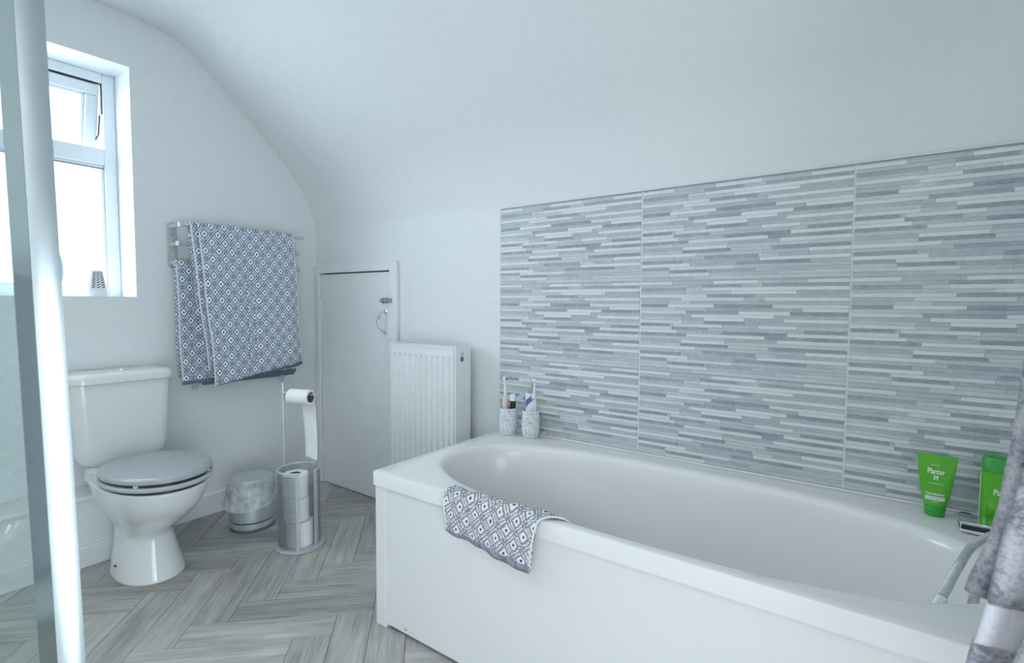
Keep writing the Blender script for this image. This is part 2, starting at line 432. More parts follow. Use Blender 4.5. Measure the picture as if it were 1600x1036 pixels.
# opener sash, hinged at its top
hz, hy0, hy1, hh = WZ1-.046, WY0+fw+.004, WY1-fw-.006, .318
def sash_pt(x, y, z):   # local: x outwards thickness, z down from hinge
    a = R(13); return (FX-.012 - x*math.cos(a) - z*math.sin(a), y, hz - z*math.cos(a) + x*math.sin(a))
def sbox(mb, x0, x1, y0, y1, z0, z1, mi=0):
    pts = [sash_pt(x, y, z) for z in (z1, z0) for x, y in ((x0, y0), (x1, y0), (x1, y1), (x0, y1))]
    mb.add(pts, [(0,3,2,1),(4,5,6,7),(0,1,5,4),(1,2,6,5),(2,3,7,6),(3,0,4,7)], mi)
sm = MB(); sw = .046
sbox(sm, 0, .05, hy0, hy1, 0, sw); sbox(sm, 0, .05, hy0, hy1, hh-sw+.01, hh+.01)
sbox(sm, 0, .05, hy0, hy0+sw, sw, hh-sw+.01); sbox(sm, 0, .05, hy1-sw, hy1, sw, hh-sw+.01)
sash = sm.build('opening_sash', M['upvc'], win, bevel=.005, smooth=0)
sb = MB()
for y0, y1, z0, z1 in ((hy0+sw, hy1-sw, sw, sw+.012), (hy0+sw, hy1-sw, hh-sw-.002, hh-sw+.01), (hy0+sw, hy0+sw+.012, sw, hh-sw), (hy1-sw-.012, hy1-sw, sw, hh-sw)):
    sbox(sb, .010, .04, y0, y1, z0, z1)
o = sb.build('glazing_bead', M['upvc'], win, bevel=.003, smooth=0)
sg = MB(); sbox(sg, .022, .028, hy0+sw, hy1-sw, sw, hh-sw+.01); sg.build('pane', M['glass'], win, smooth=0)
# stay arm in the gap
MB().tube([(FX-.03, WY1-fw-.004, 1.80), (FX-.05, WY1-fw-.005, 1.72), (FX-.06, hy1-.006, 1.70)], .003, 6).build('window_stay', M['dark'], win)
MB().box((FX, WY0, WZ0), (XW-.0005, WY1, WZ0+.004)).build('window_sill', M['gloss'], win, bevel=.001, smooth=0)

# ------------------------------------------------------------------ skirting and boxing
bs = MB()
def skirt(mb, path, h=.098, t=.015):
    for (a, b), (nx, ny) in path:
        pass
sk = MB(); sk.add([(XW, .80, 0), (XW, YD, 0), (XW+.015, YD, 0), (XW+.015, .80, 0), (XW, .80, .10), (XW, YD, .10), (XW+.010, YD, .10), (XW+.010, .80, .10), (XW+.015, .80, .092), (XW+.015, YD, .092)],
       [(0,3,2,1), (3,8,9,2), (8,7,6,9), (7,4,5,6), (0,4,7,8,3), (1,2,9,6,5), (0,1,5,4)])
struct(sk.build('baseboard_left', M['gloss'], smooth=0), 'white skirting board under the towel rail', 'skirting')
bx = root('trim_1', (-2.49, .3, 0)); struct(bx, 'white pipe boxing ledge running low behind the toilet', 'pipe boxing')
MB().box((XW, YF, 0), (-2.417, .785, .25)).build('boxing_panel', M['gloss'], bx, bevel=.002, smooth=0)
MB().box((XW, YF, .25), (-2.408, .785, .268)).build('boxing_top', M['gloss'], bx, bevel=.004, smooth=0)
MB().box((-2.417, YF, 0), (-2.402, .715, .082)).build('skirting_board', M['gloss'], bx, bevel=.004, smooth=0)

# ------------------------------------------------------------------ cupboard door
dr = root('door_1', ((DX0+DX1)/2, YD, 0)); struct(dr, 'small white cupboard door in the knee wall beside the radiator', 'door')
fm = MB(); YP = YD-.018
fm.box((XW+.001, YP, 0), (DX0, YD, DZ1+.045)); fm.box((DX1, YP, 0), (DX1+.052, YD, DZ1+.045)); fm.box((DX0, YP, DZ1), (DX1, YD, DZ1+.045))
fm.build('door_frame', M['gloss'], dr, bevel=.003, smooth=0)
MB().box((DX0-.02, YD+.035, -.004), (DX1+.02, YD+.09, DZ1+.02)).build('dark_backing', M['dark'], dr, smooth=0)  # dark sheet added behind the leaf, blocks daylight and darkens the bottom gap
MB().box((DX0+.003, YD-.006, .004), (DX1-.003, YD+.03, DZ1-.006)).build('door_leaf', M['gloss'], dr, bevel=.002, smooth=0)
for z in (.98, .19):
    h = MB(); h.box((DX0-.012, YP-.002, z-.035), (DX0+.012, YD-.004, z+.035)); h.tube([(DX0+.001, YP-.003, z-.036), (DX0+.001, YP-.003, z+.036)], .004, 8)
    h.build('hinge', M['gloss'], dr, bevel=.001)
bo = MB(); bo.box((-2.008, YD-.010, 1.000), (-1.958, YD-.006, 1.026)); bo.tube([(-2.015, YD-.016, 1.013), (-1.938, YD-.016, 1.013)], .0045, 8)
for x in (-1.998, -1.972): bo.box((x-.006, YD-.022, 1.003), (x+.006, YD-.008, 1.023))
bo.box((-1.942, YP-.012, 1.003), (-1.926, YP, 1.023))
bo.build('bolt', M['wire'], dr, bevel=.0015)
hd = MB(); hp = smooth_pts([(-1.978, YD-.010, .962), (-1.990, YD-.030, .950), (-2.004, YD-.038, .920), (-2.000, YD-.036, .890), (-1.985, YD-.024, .862), (-1.978, YD-.010, .852)], 5)
hd.tube(hp, [.0035 + .003*math.sin(math.pi*i/(len(hp)-1)) for i in range(len(hp))], 8)
hd.lathe([(.012, 0), (.012, .004), (.004, .006)], (0, 0, 0), 12)
k0 = len(hd.v)-36
for i in range(k0, len(hd.v)):
    x, y, z = hd.v[i]; hd.v[i] = (-1.978 + x*.8, YD-.006-z, .957 + y)
hd.lathe([(.008, 0), (.008, .004), (.003, .006)], (0, 0, 0), 12)
for i in range(len(hd.v)-36, len(hd.v)):
    x, y, z = hd.v[i]; hd.v[i] = (-1.978 + x, YD-.006-z, .854 + y)
hd.build('pull_handle', M['chrome'], dr)

# ------------------------------------------------------------------ wall tiles
tones = {0:[(0,.18,3),(.396,.616,3),(.616,.716,2),(.829,1,3)],1:[(.341,.536,0),(.634,1,0)],2:[(0,.252,0),(.341,1,3)],3:[(.486,.786,3),(.787,1,1)],
4:[(0,.367,3),(.371,.6,0),(.6,1,1)],5:[(0,.227,1),(.227,.551,3),(.646,1,3)],6:[(.286,1,1)],7:[(0,.157,0),(.161,.402,3),(.406,.681,0),(.684,1,3)],
8:[(.366,.812,1),(.816,1,3)],9:[(0,.26,3),(.262,.524,0),(.527,.76,3),(.762,1,0)],10:[(0,.284,1),(.287,.691,3),(.691,1,1)],
11:[(.237,.352,1),(.352,.554,3),(.557,.731,1),(.734,1,3)],12:[(0,.236,3),(.352,.554,0),(.557,.809,1)],13:[(0,.167,0),(.186,.449,3),(.619,.792,3)],
14:[(0,.182,3),(.186,.374,0),(.822,1,0)],15:[(0,.209,3),(.447,.751,0),(.754,1,3)],16:[(0,.261,0),(.266,.651,3),(.651,1,0)],17:[(.466,.706,1),(.709,1,3)],
18:[(0,.232,1),(.232,.462,3)],19:[(.232,.476,0),(.479,.671,2),(.674,1,0)],20:[(0,.309,3),(.831,1,3)],21:[(.349,.609,0),(.834,1,1)],
22:[(0,.231,0),(.274,.616,1),(.624,1,3)],23:[(0,.271,3),(.507,.839,0)],24:[(0,.159,0),(.164,.501,3)],25:[(0,.161,2),(.164,.359,0),(.381,.599,1),(.662,1,1)],
26:[(.164,.376,3),(.70,1,2)],27:[(0,.296,1),(.296,1,2)]}
rnd = random.Random(3)
TWD, THT = .5955, .2992
tmb = MB(); tvals = []
def tbox(x0, x1, z0, z1, d, tone):
    b = len(tmb.v)
    tmb.add([(x0, 0, z0), (x1, 0, z0), (x1, 0, z1), (x0, 0, z1), (x0+.0003, -d, z0+.0003), (x1-.0003, -d, z0+.0003), (x1-.0003, -d, z1-.0003), (x0+.0003, -d, z1-.0003)],
            [(4, 5, 6, 7), (0, 1, 5, 4), (1, 2, 6, 5), (2, 3, 7, 6), (3, 0, 4, 7)])
    tvals.extend([tone]*5)
for r_ in range(28):
    segs = sorted(tones.get(r_, [])); full = []; x = 0
    for a, b, t in segs:
        if a > x+.012:
            # the plain mid strips between: broken into a couple of lengths
            cuts = [x, a] if a-x < .22 else [x, lerp(x, a, rnd.uniform(.35, .65)), a]
            for i in range(len(cuts)-1): full.append((cuts[i], cuts[i+1], rnd.choice((1.25, 1.5, 1.75, 2.0))))
        else: a = x
        full.append((a, b, t)); x = b
    if x < .988: full.append((x, 1, rnd.choice((1.3, 1.6, 2.0))))
    else: full[-1] = (full[-1][0], 1, full[-1][2])
    z1 = THT*(1 - (r_+.42)/28.42); z0 = THT*(1 - (r_+1.42)/28.42)
    for a, b, t in full:
        d = .0088 + .0010*(t/3) + rnd.uniform(0, .0005)
        tbox(a*TWD, b*TWD, z0, z1, d, min(1, max(0, t/3*.76 + .20 + rnd.uniform(-.09, .05))))
for a, b, t in ((0, .22, .9), (.22, .41, .6), (.41, .63, .9), (.63, 1, .45)): tbox(a*TWD, b*TWD, THT*(1-.42/28.42), THT, .0092, t/3*.8+.14)
tme = None
TX0, TZT = -1.2744, 1.3817
for c in range(3):
    for r_ in range(3):
        if tme is None:
            o = tmb.build('tile', M['tile'], smooth=0, recalc=False); tme = o.data
            at = tme.attributes.new('tone', 'FLOAT', 'FACE'); at.data.foreach_set('value', tvals)
        else:
            o = bpy.data.objects.new('tile', tme); C.objects.link(o)
        o.location = (TX0 + .6*c, YD-.001, TZT - .3*(r_+1) + .0006); o.parent = wall_back
gr_ = MB(); gr_.box((TX0, YD-.0088, TZT-.9), (XR, YD, TZT))
gr_.build('grout', M['grout'], wall_back, smooth=0)
MB().box((TX0, YD-.0106, TZT-.0002), (XR, YD, TZT+.0016)).build('tile_edge', M['darkgrey'], wall_back, smooth=0)  # dark strip paints the thin shadow line along the tile tops
MB().box((TX0-.0025, YD-.0105, TZT-.897), (TX0-.0005, YD, TZT+.001)).build('tile_edge', M['grout'], wall_back, smooth=0)
# ------------------------------------------------------------------ bath
BX0, BX1, BY0, BY1, BZ = -1.257, .465, 1.018, 1.6845, .489
bath = root('bathtub', ((BX0+BX1)/2, (BY0+BY1)/2, 0), 'long white built-in bath with oval basin and side panel under the tiles', 'bathtub')
N = 128
bcx, bcy, bhx, bhy = -.488, 1.325, .695, .277
def sup(th, hx, hy, cx=bcx, cy=bcy, n=2.5):
    c, s_ = math.cos(th), math.sin(th)
    return (cx + hx*math.copysign(abs(c)**(2/n), c), cy + hy*math.copysign(abs(s_)**(2/n), s_))
def rectp(p, inset=0, cr=.012):
    dx, dy = p[0]-bcx, p[1]-bcy
    ax0, ax1, ay0, ay1 = BX0+inset-bcx, BX1-inset-bcx, BY0+inset-bcy, BY1-inset-bcy
    t = min(((ax1 if dx > 0 else ax0)/dx) if abs(dx) > 1e-9 else 1e9, ((ay1 if dy > 0 else ay0)/dy) if abs(dy) > 1e-9 else 1e9)
    return (bcx+dx*t, bcy+dy*t)
ths = [2*math.pi*i/N for i in range(N)]
# make sure rect corners are hit: add their angles by nudging nearest samples
inner = [sup(t, bhx, bhy) for t in ths]
outer = [rectp(p) for p in inner]
for cx_, cy_ in ((BX0, BY0), (BX1, BY0), (BX0, BY1), (BX1, BY1)):
    k = min(range(N), key=lambda i: (outer[i][0]-cx_)**2 + (outer[i][1]-cy_)**2); outer[k] = (cx_, cy_)
def inset_pt(p, d):
    x = min(max(p[0], BX0+d), BX1-d); y = min(max(p[1], BY0+d), BY1-d); return (x, y)
bt = MB(); rings = []
rings.append([(*inset_pt(p, .010), BZ-.046) for p in outer])
rings.append([(*p, BZ-.046) for p in outer])
rings.append([(*p, BZ-.0055) for p in outer])
rings.append([(*inset_pt(p, .0015), BZ-.002) for p in outer])
rings.append([(*inset_pt(p, .0055), BZ) for p in outer])
def basin(sx, sy, z, dx=0): return [(*sup(t, bhx*sx, bhy*sy, bcx+dx), z) for t in ths]
for k in (.35, .7):
    rings.append([(lerp(inset_pt(o_, .009)[0], i_[0], k), lerp(inset_pt(o_, .009)[1], i_[1], k), BZ - .0005) for o_, i_ in zip(outer, inner)])
for (ex, z) in ((.012, BZ-.0008), (.004, BZ-.002), (-.004, BZ-.006), (-.010, BZ-.013), (-.014, BZ-.024)):
    rings.append([(*sup(t, bhx+ex, bhy+ex), z) for t in ths])
for sx, sy, z, dx in ((.968, .925, .43, .004), (.95, .90, .36, .008), (.925, .87, .27, .016), (.89, .83, .18, .028), (.85, .78, .125, .04), (.79, .70, .098, .05), (.70, .58, .088, .055), (.45, .35, .086, .06), (.15, .1, .086, .06)):
    rings.append(basin(sx, sy, z, dx))
bt.rings(rings, (False, True))
bt.build('bath_shell', M['acrylic'], bath, smooth=40)
pn = MB(); pn.box((BX0+.045, BY0+.010, .012), (BX1, BY0+.020, BZ-.046)); pn.build('side_panel', M['panelw'], bath, bevel=.002, smooth=0)
MB().box((BX0+.001, BY0+.005, .0), (BX0+.047, BY0+.03, BZ-.046)).build('corner_post', M['panelw'], bath, bevel=.004, smooth=0)
MB().box((BX0+.002, BY0+.03, .0), (BX0+.014, BY1, BZ-.046)).build('end_panel', M['panelw'], bath, bevel=.002, smooth=0)
MB().box((BX0+.05, BY0+.05, 0), (BX1, BY0+.07, .06)).build('plinth', M['darkgrey'], bath, smooth=0)
sc = MB(); sc.lathe([(.0045, 0), (.0045, .002), (.002, .0035)], (0, 0, 0), 12)
for i in range(len(sc.v)):
    x, y, z = sc.v[i]; sc.v[i] = (-1.125 + x, BY0+.010-z, .028 + y)
sc.build('screw', M['chrome'], bath)
MB().box((BX0+.01, BY1-.0065, BZ-.001), (BX1, BY1-.0005, BZ+.004)).build('sealant', M['acrylic'], bath, bevel=.002, smooth=0)

# ------------------------------------------------------------------ mixer tap and hose
tp = root('bath_mixer', (.27, 1.52, BZ), 'chrome bath mixer tap with dark slotted spout on the bath corner', 'tap')
t_ = MB(); t_.box((.157, 1.524, .5095), (.31, 1.588, .5160)); t_.box((.157, 1.524, .4915), (.31, 1.588, .4985)); t_.box((.159, 1.540, .4985), (.31, 1.588, .5095))
t_.build('spout', M['chrome'], tp, bevel=.0015)
MB().box((.160, 1.527, .4980), (.30, 1.541, .5100)).build('spout_slot', M['dark'], tp, smooth=0)
t2 = MB(); t2.lathe([(.030, 0), (.030, .006), (.024, .01), (.024, .05), (.02, .054), (.0, .054)], (.325, 1.555, BZ), 28)
t2.build('tap_body', M['chrome'], tp)
t3 = MB(); t3.lathe([(.0145, 0), (.0150, .008), (.011, .012), (0, .013)], (.178, 1.640, BZ), 28, 1.1, .8); t3.build('tap_knob', M['dark'], tp)
MB().lathe([(.0175, 0), (.0175, .003), (.0155, .005)], (.178, 1.640, BZ), 28, 1.1, .8).build('knob_collar', M['chrome'], tp)
hs = root('shower_hose', (.2, 1.4, BZ), 'ribbed chrome shower hose curling down into the bath basin', 'hose')
hpts = smooth_pts([(.270, 1.470, .515), (.215, 1.450, .528), (.170, 1.415, .508), (.141, 1.36, .4745), (.119, 1.28, .464), (.104, 1.215, .465)], 14)
def ribbed(mb, pts, r):
    # resample evenly and modulate the radius into fine ribs
    L = [0]
    for a, b in zip(pts, pts[1:]): L.append(L[-1] + (b-a).length)
    n = int(L[-1]/.0014); out = []; j = 0
    for i in range(n+1):
        s_ = L[-1]*i/n
        while j < len(L)-2 and L[j+1] < s_: j += 1
        out.append(pts[j].lerp(pts[j+1], (s_-L[j])/max(1e-9, L[j+1]-L[j])))
    k_ = len(mb.f); mb.tube(out, [r*(1.0 if i % 4 < 2 else .80) for i in range(len(out))], 12)
    for i in range(len(out)-1):
        if i % 4 == 2:
            for q in range(12): mb.mi[k_ + i*12 + q] = 1
hm = MB(); ribbed(hm, hpts, .0082); hm.build('hose', [M['brushed'], M['darkgrey']], hs, smooth=30)
e = hpts[-1]; MB().tube([e, e+Vector((-.004, -.008, -.008)), e+Vector((-.012, -.02, -.022))], [.0105, .0115, .0115], 16).build('hose_nut', M['chrome'], hs)
hm = MB(); ribbed(hm, smooth_pts([(.165, 1.32, .455), (.150, 1.25, .435), (.138, 1.20, .405), (.125, 1.15, .33), (.09, 1.17, .20)], 14), .0082); hm.build('hose', [M['brushed'], M['darkgrey']], hs, smooth=30)
MB().tube(smooth_pts([(.185, 1.40, .50), (.168, 1.33, .47), (.150, 1.27, .43), (.128, 1.21, .37)], 6), .008, 12).build('handset_arm', M['whitep'], hs)

# ------------------------------------------------------------------ text
def text_mesh(body, size, sx=1.0, bold=0.0):
    cu = bpy.data.curves.new('txt', 'FONT'); cu.body = body; cu.size = size; cu.align_x = 'CENTER'; cu.offset = bold; cu.resolution_u = 3
    o = bpy.data.objects.new('txt', cu); C.objects.link(o)
    bpy.context.view_layer.update()
    me = bpy.data.meshes.new_from_object(o.evaluated_get(bpy.context.evaluated_depsgraph_get()))
    bm = bmesh.new(); bm.from_mesh(me); bmesh.ops.triangulate(bm, faces=bm.faces); bmesh.ops.subdivide_edges(bm, edges=[e_ for e_ in bm.edges if e_.calc_length() > size*.25], cuts=1)
    vs = [(v.co.x*sx, v.co.y) for v in bm.verts]; bm.verts.index_update(); fs = [tuple(v.index for v in f.verts) for f in bm.faces]
    bm.free(); bpy.data.objects.remove(o); return vs, fs

# ------------------------------------------------------------------ conditioner tube and shampoo bottle
def tube_section(z):      # half width, half depth of the conditioner tube, z above cap
    t = z/.120
    return (lerp(.0222, .0390, min(1, t)**.75), lerp(.0170, .0012, min(1, t)**1.15))
ct = root('conditioner_tube', (.118, 1.617, BZ), 'bright green conditioner tube with white lettering, standing on its cap on the bath edge', 'toiletry')
rz = Matrix.Rotation(R(-4), 3, 'Z')
def place(p, c, rot=rz): q = rot @ Vector(p); return (c[0]+q.x, c[1]+q.y, c[2]+q.z)
cc = (.118, 1.617, BZ)
mb = MB(); rr = []
for i in range(25):
    z = .120*i/24; a, b = tube_section(z)
    rr.append([place((a*math.cos(t), b*math.sin(t), .026+z), cc) for t in [2*math.pi*k/40 for k in range(40)]])
rr.append([place((.0390*math.cos(t), .0010*math.sin(t), .026+.1245), cc) for t in [2*math.pi*k/40 for k in range(40)]])
mb.rings(rr); mb.build('tube_body', M['green'], ct)
mb = MB(); mb.rings([[place((a*math.cos(t), b*math.sin(t), z), cc) for t in [2*math.pi*k/40 for k in range(40)]] for a, b, z in ((.0185, .0155, 0), (.0195, .0165, .0015), (.0213, .0175, .020), (.0213, .0175, .0245), (.019, .0155, .026))])
mb.build('cap', M['greencap'], ct)
def on_tube(x, z):        # front surface of the tube (towards -Y)
    a, b = tube_section(z-.026); y = -b*math.sqrt(max(0, 1-(x/a)**2)) - .0004
    return place((x, y, z), cc)
def tube_text(body, size, sx, x, z, name, bold=0.0):
    vs, fs = text_mesh(body, size, sx, bold); m_ = MB(); m_.add([on_tube(x+p[0], z+p[1]) for p in vs], fs); return m_.build(name, M['ink'], ct, smooth=0, recalc=False)
tube_text('Plantur', .0185, .62, -.001, .104, 'lettering', .0003)
tube_text('39', .0150, .72, -.001, .090, 'lettering', .0003)
tube_text('for fine, brittle hair', .0042, .95, -.001, .080, 'lettering')
tube_text('Conditioner', .0078, .95, -.001, .0535, 'lettering', .00015)
tube_text('phyto-caffeine', .0038, .95, -.001, .124, 'lettering')
m_ = MB(); pts = []; nx = 10
for j in range(2):
    for i in range(nx+1): pts.append(on_tube(-.0195+.0375*i/nx, .0405+.0095*j))
m_.add(pts, [(i, i+1, nx+2+i, nx+1+i) for i in range(nx)]); m_.build('label_panel', M['labelgrey'], ct, smooth=0, recalc=False)
tube_text('brown hair', .0045, .95, -.001, .0438, 'lettering').data.materials[0] = M['darkgrey']
tube_text('with caffeine', .0034, .95, -.001, .0355, 'lettering')

sc_ = (.236, 1.622, BZ)
sh = root('shampoo_bottle', sc_, 'tall bright green shampoo bottle half hidden behind the plush grey towel', 'toiletry')
def oval(a, b, z, n=40): return [place((a*math.cos(2*math.pi*k/n), b*math.sin(2*math.pi*k/n), z), sc_) for k in range(n)]
mb = MB(); mb.rings([oval(.034, .020, 0), oval(.0365, .022, .003), oval(.037, .0225, .12), oval(.0365, .022, .128)]); mb.build('bottle_body', M['green'], sh)
mb = MB(); mb.rings([oval(.0365, .022, .1285), oval(.0365, .022, .158), oval(.034, .0205, .162), oval(.026, .015, .1625), oval(.022, .012, .159)]); mb.build('cap', M['greencap'], sh)
def on_bottle(x, z): return place((x, -.0229*math.sqrt(max(0, 1-(x/.0372)**2)), z), sc_)
for body, size, sx, x, z, bold in (('Plantur', .019, .62, .002, .078, .0003), ('39', .015, .72, .002, .062, .0003), ('Shampoo', .008, .95, .002, .022, .00015)):
    vs, fs = text_mesh(body, size, sx, bold); m_ = MB(); m_.add([on_bottle(x+p[0], z+p[1]) for p in vs], fs); m_.build('lettering', M['ink'], sh, smooth=0, recalc=False)
m_ = MB(); arc = [R(168+26*i/8) for i in range(9)]
m_.add([place((.0374*math.cos(a_), .0228*math.sin(a_), z), sc_) for z in (.004, .124) for a_ in arc], [(i, i+1, 10+i, 9+i) for i in range(8)])
m_.build('back_label', M['ink'], sh, smooth=40, recalc=False)

# ------------------------------------------------------------------ tumblers and what stands in them
def tumbler(cx, cy, label, name='toothbrush_tumbler'):
    mb = MB(); mb.lathe([(.028, 0), (.0305, .003), (.034, .02), (.0358, .045), (.0358, .065), (.034, .088), (.0322, .104), (.0312, .1055), (.0300, .104), (.031, .088), (.032, .06), (.030, .02), (.0, .012)], (cx, cy, BZ), 40, cap=(True, False))
    o = mb.build(name, M['terrazzo'], origin=(cx, cy, BZ)); tag(o, label, 'tumbler', 'speckled stone tumblers on the bath corner'); return o
TA, TB = (-1.185, 1.622), (-1.088, 1.636)
tumbler(*TA, 'speckled stone tumbler holding the pink-handled toothbrush, nearer the radiator')
tumbler(*TB, 'speckled stone tumbler holding the white electric toothbrush, in front of the tiles')
def ebrush(base, lean, hand, label, headdir, size=1.0):
    b = Vector(base); o = root('electric_toothbrush', base, label, 'toothbrush')
    d = Vector(lean).normalized()
    P = lambda t: b + d*t
    MB().tube([P(0), P(.004), P(.05), P(.115), P(.132), P(.138)], [.0085, .0105, .0125, .0120, .0095, .006], 18).build('handle', hand, o)
    MB().tube([P(.138), P(.142), P(.165), P(.200)], [.0068, .0065, .0045, .0040], 12).build('brush_stem', M['whitep'], o)
    hdv = Vector(headdir).normalized(); c = P(.206)
    MB().tube([c-hdv*.005, c+hdv*.007], [.0078, .0078], 14).build('brush_head', M['whitep'], o)
    mb = MB(); mb.tube([c+hdv*.007, c+hdv*.0135], [.0066, .0066], 14); mb.build('bristles', M['whitep'], o)
    MB().tube([c+hdv*.0075, c+hdv*.0142], [.0046, .0046], 10).build('blue_bristles', M['bluep'], o)
    return o
ebrush((TA[0]-.006, TA[1]-.006, BZ+.014), (-.05, .015, 1), M['pink'], 'electric toothbrush with pale pink handle in the tumbler by the radiator', (.85, -.35, 0))
ebrush((TB[0]+.006, TB[1]+.004, BZ+.014), (.03, .01, 1), M['whitep'], 'white electric toothbrush standing in the tumbler in front of the tiles', (-.75, -.6, 0))
# dark tube with white cap
o = root('toothpaste_tube', (TA[0]+.018, TA[1]+.004, BZ+.014), 'dark toothpaste tube with a white cap in the tumbler by the radiator', 'toothpaste')
b = Vector((TA[0]+.014, TA[1]+.004, BZ+.014)); MB().tube([b, b+Vector((.003, 0, .06)), b+Vector((.005, 0, .120))], [.004, .011, .0115], 18).build('tube_body', M['dark'], o)
b2 = b+Vector((.005, 0, .120)); MB().tube([b2, b2+Vector((0, 0, .003)), b2+Vector((.001, 0, .024)), b2+Vector((.001, 0, .027))], [.0115, .012, .0105, .008], 18).build('cap', M['whitep'], o)
# pale blue interdental / flat brush leaning out
o = root('tongue_cleaner', (TA[0]+.02, TA[1]-.002, BZ+.02), 'pale blue translucent plastic tongue cleaner leaning out of the tumbler by the radiator', 'tongue cleaner')
mb = MB(); b = Vector((TA[0]+.015, TA[1]+.012, BZ+.014)); mb.tube(smooth_pts([b, b+Vector((.006, .0, .10)), b+Vector((.020, .002, .128)), b+Vector((.036, .004, .150))], 5), .0032, 8); mb.build('handle', M['whitep'], o)
mb = MB(); c = b+Vector((.040, .0, .142)); rr = []
for i in range(9):
    a_ = math.pi*i/8; w_ = .0105*math.sin(a_)+.001; q = c + Vector((.35, 0, .94)).normalized()*(.020*(i/8*2-1))
    rr.append([q + Vector((.94, 0, -.35))*w_*math.cos(t) + Vector((0, 1, 0))*.002*math.sin(t) for t in [2*math.pi*k/12 for k in range(12)]])
mb.rings(rr); mb.build('scraper_head', M['paleblue'], o)
# white tube with blue and red print in right tumbler
o = root('toothpaste_tube', (TB[0], TB[1], BZ+.014), 'white toothpaste tube with blue and red print in front of the white toothbrush', 'toothpaste')
b = Vector((TB[0]-.004, TB[1]-.012, BZ+.014)); mb = MB(); rr = []
dx_ = Vector((.86, .5, 0)); dn = Vector((-.5, .86, 0))
def pt_section(t): return lerp(.009, .0185, t), lerp(.009, .0022, t)
for i in range(11):
    t = i/10; a_, c_ = pt_section(t); q = b + Vector((.010*t, -.002*t, .156*t))
    rr.append([q + dx_*a_*math.cos(s_) + dn*c_*math.sin(s_) + Vector((0, 0, .006*math.cos(s_)*t*-1)) for s_ in [2*math.pi*k/24 for k in range(24)]])
mb.rings(rr); mb.build('tube_body', M['whitep'], o)
def pbox(x0, z0, x1, z1, w_, m):
    mb = MB(); n = 6; P0 = []; P1 = []
    for i in range(n+1):
        x = lerp(x0, x1, i/n); z = lerp(z0, z1, i/n); t = z/.156; a_, c_ = pt_section(t)
        for lst, dz in ((P0, -w_/2), (P1, w_/2)):
            q = b + Vector((.010*t, -.002*t, z+dz)) + dx_*x - dn*(c_*math.sqrt(max(0, 1-(x/a_)**2)) + .0006) + Vector((0, 0, -.006*x/a_*t)); lst.append(q)
    mb.add(P0+P1, [(i, i+1, n+2+i, n+1+i) for i in range(n)]); mb.build('print', m, o, smooth=0, recalc=False)
pbox(-.0150, .118, .006, .143, .019, M['bluep']); pbox(-.012, .110, .014, .142, .007, M['redp']); pbox(-.0145, .106, -.009, .112, .012, M['darkgrey'])

# ------------------------------------------------------------------ radiator
RX0, RX1, RY0, RY1, RZ0, RZ1 = -1.805, -1.408, 1.560, 1.657, .215, .826
rad = root('radiator', ((RX0+RX1)/2, RY1, RZ0), 'white panel radiator with vertical flutes on the wall beside the cupboard door', 'radiator')
# fluted front panel
mb = MB(); px = []; nf = 11; x = RX0+.012; px.append((RX0+.006, 0)); pitch = (RX1-RX0-.030)/nf
for i in range(nf):
    a_ = RX0+.015 + i*pitch
    px += [(a_+.004, 0), (a_+.009, .0075), (a_+pitch*.56-.002, .0075), (a_+pitch*.56+.003, 0)]
px.append((RX1-.014, 0))
zz = [RZ0+.004, RZ0+.035, RZ0+.048, RZ1-.058, RZ1-.045, RZ1-.010]; dep = [0, 0, 1, 1, 0, 0]
rows = [[(a_, RY0+.003+d_*k_, z) for a_, d_ in px] for z, k_ in zip(zz, dep)]
mb.rings(rows, (False, False), closed=False)
b_ = [(a_, RY0+.022, z) for z in (RZ0+.004, RZ1-.010) for a_ in (RX0+.006, RX1-.014)]
mb.add(b_, [(0, 1, 3, 2)])
mb.build('front_panel', M['gloss'], rad, smooth=20, recalc=False)
mb = MB(); mb.box((RX0, RY0, RZ1-.014), (RX1-.011, RY0+.006, RZ1-.006)); mb.box((RX0, RY0-.001, RZ0), (RX0+.007, RY0+.01, RZ1-.006)); mb.box((RX1-.017, RY0-.002, RZ0), (RX1-.010, RY0+.01, RZ1-.004))
mb.box((RX0, RY0, RZ0), (RX1-.011, RY0+.006, RZ0+.008)); mb.build('panel_rim', M['gloss'], rad, bevel=.002, smooth=0)
mb = MB(); mb.box((RX1-.010, RY0+.002, RZ0), (RX1, RY1, RZ1)); mb.build('side_cover', M['gloss'], rad, bevel=.0025, smooth=0)
mb = MB(); mb.box((RX0, RY0+.002, RZ0), (RX0+.008, RY1, RZ1)); mb.build('side_cover', M['gloss'], rad, bevel=.0025, smooth=0)
mb = MB(); mb.box((RX0+.008, RY0+.004, RZ1-.004), (RX1-.010, RY0+.012, RZ1)); mb.box((RX0+.008, RY1-.010, RZ1-.004), (RX1-.010, RY1-.002, RZ1))
n = 26
for i in range(n): xx = lerp(RX0+.012, RX1-.014, i/(n-1)); mb.box((xx-.004, RY0+.010, RZ1-.003), (xx+.004, RY1-.008, RZ1-.0005))
mb.build('top_grille', M['gloss'], rad, smooth=0)
MB().box((RX0+.01, RY1-.03, RZ0+.02), (RX1-.012, RY1-.012, RZ1-.02)).build('rear_panel', M['gloss'], rad, smooth=0)
def disc_x(mb, x, y, z, ry, rz_, t):
    ks = [2*math.pi*k/20 for k in range(20)]
    mb.rings([[(x, y+ry*math.cos(a_), z+rz_*math.sin(a_)) for a_ in ks], [(x+t, y+ry*math.cos(a_), z+rz_*math.sin(a_)) for a_ in ks]])
mb = MB(); disc_x(mb, RX1-.001, 1.600, RZ1-.042, .014, .022, .0015); mb.build('vent_surround', M['gloss'], rad)
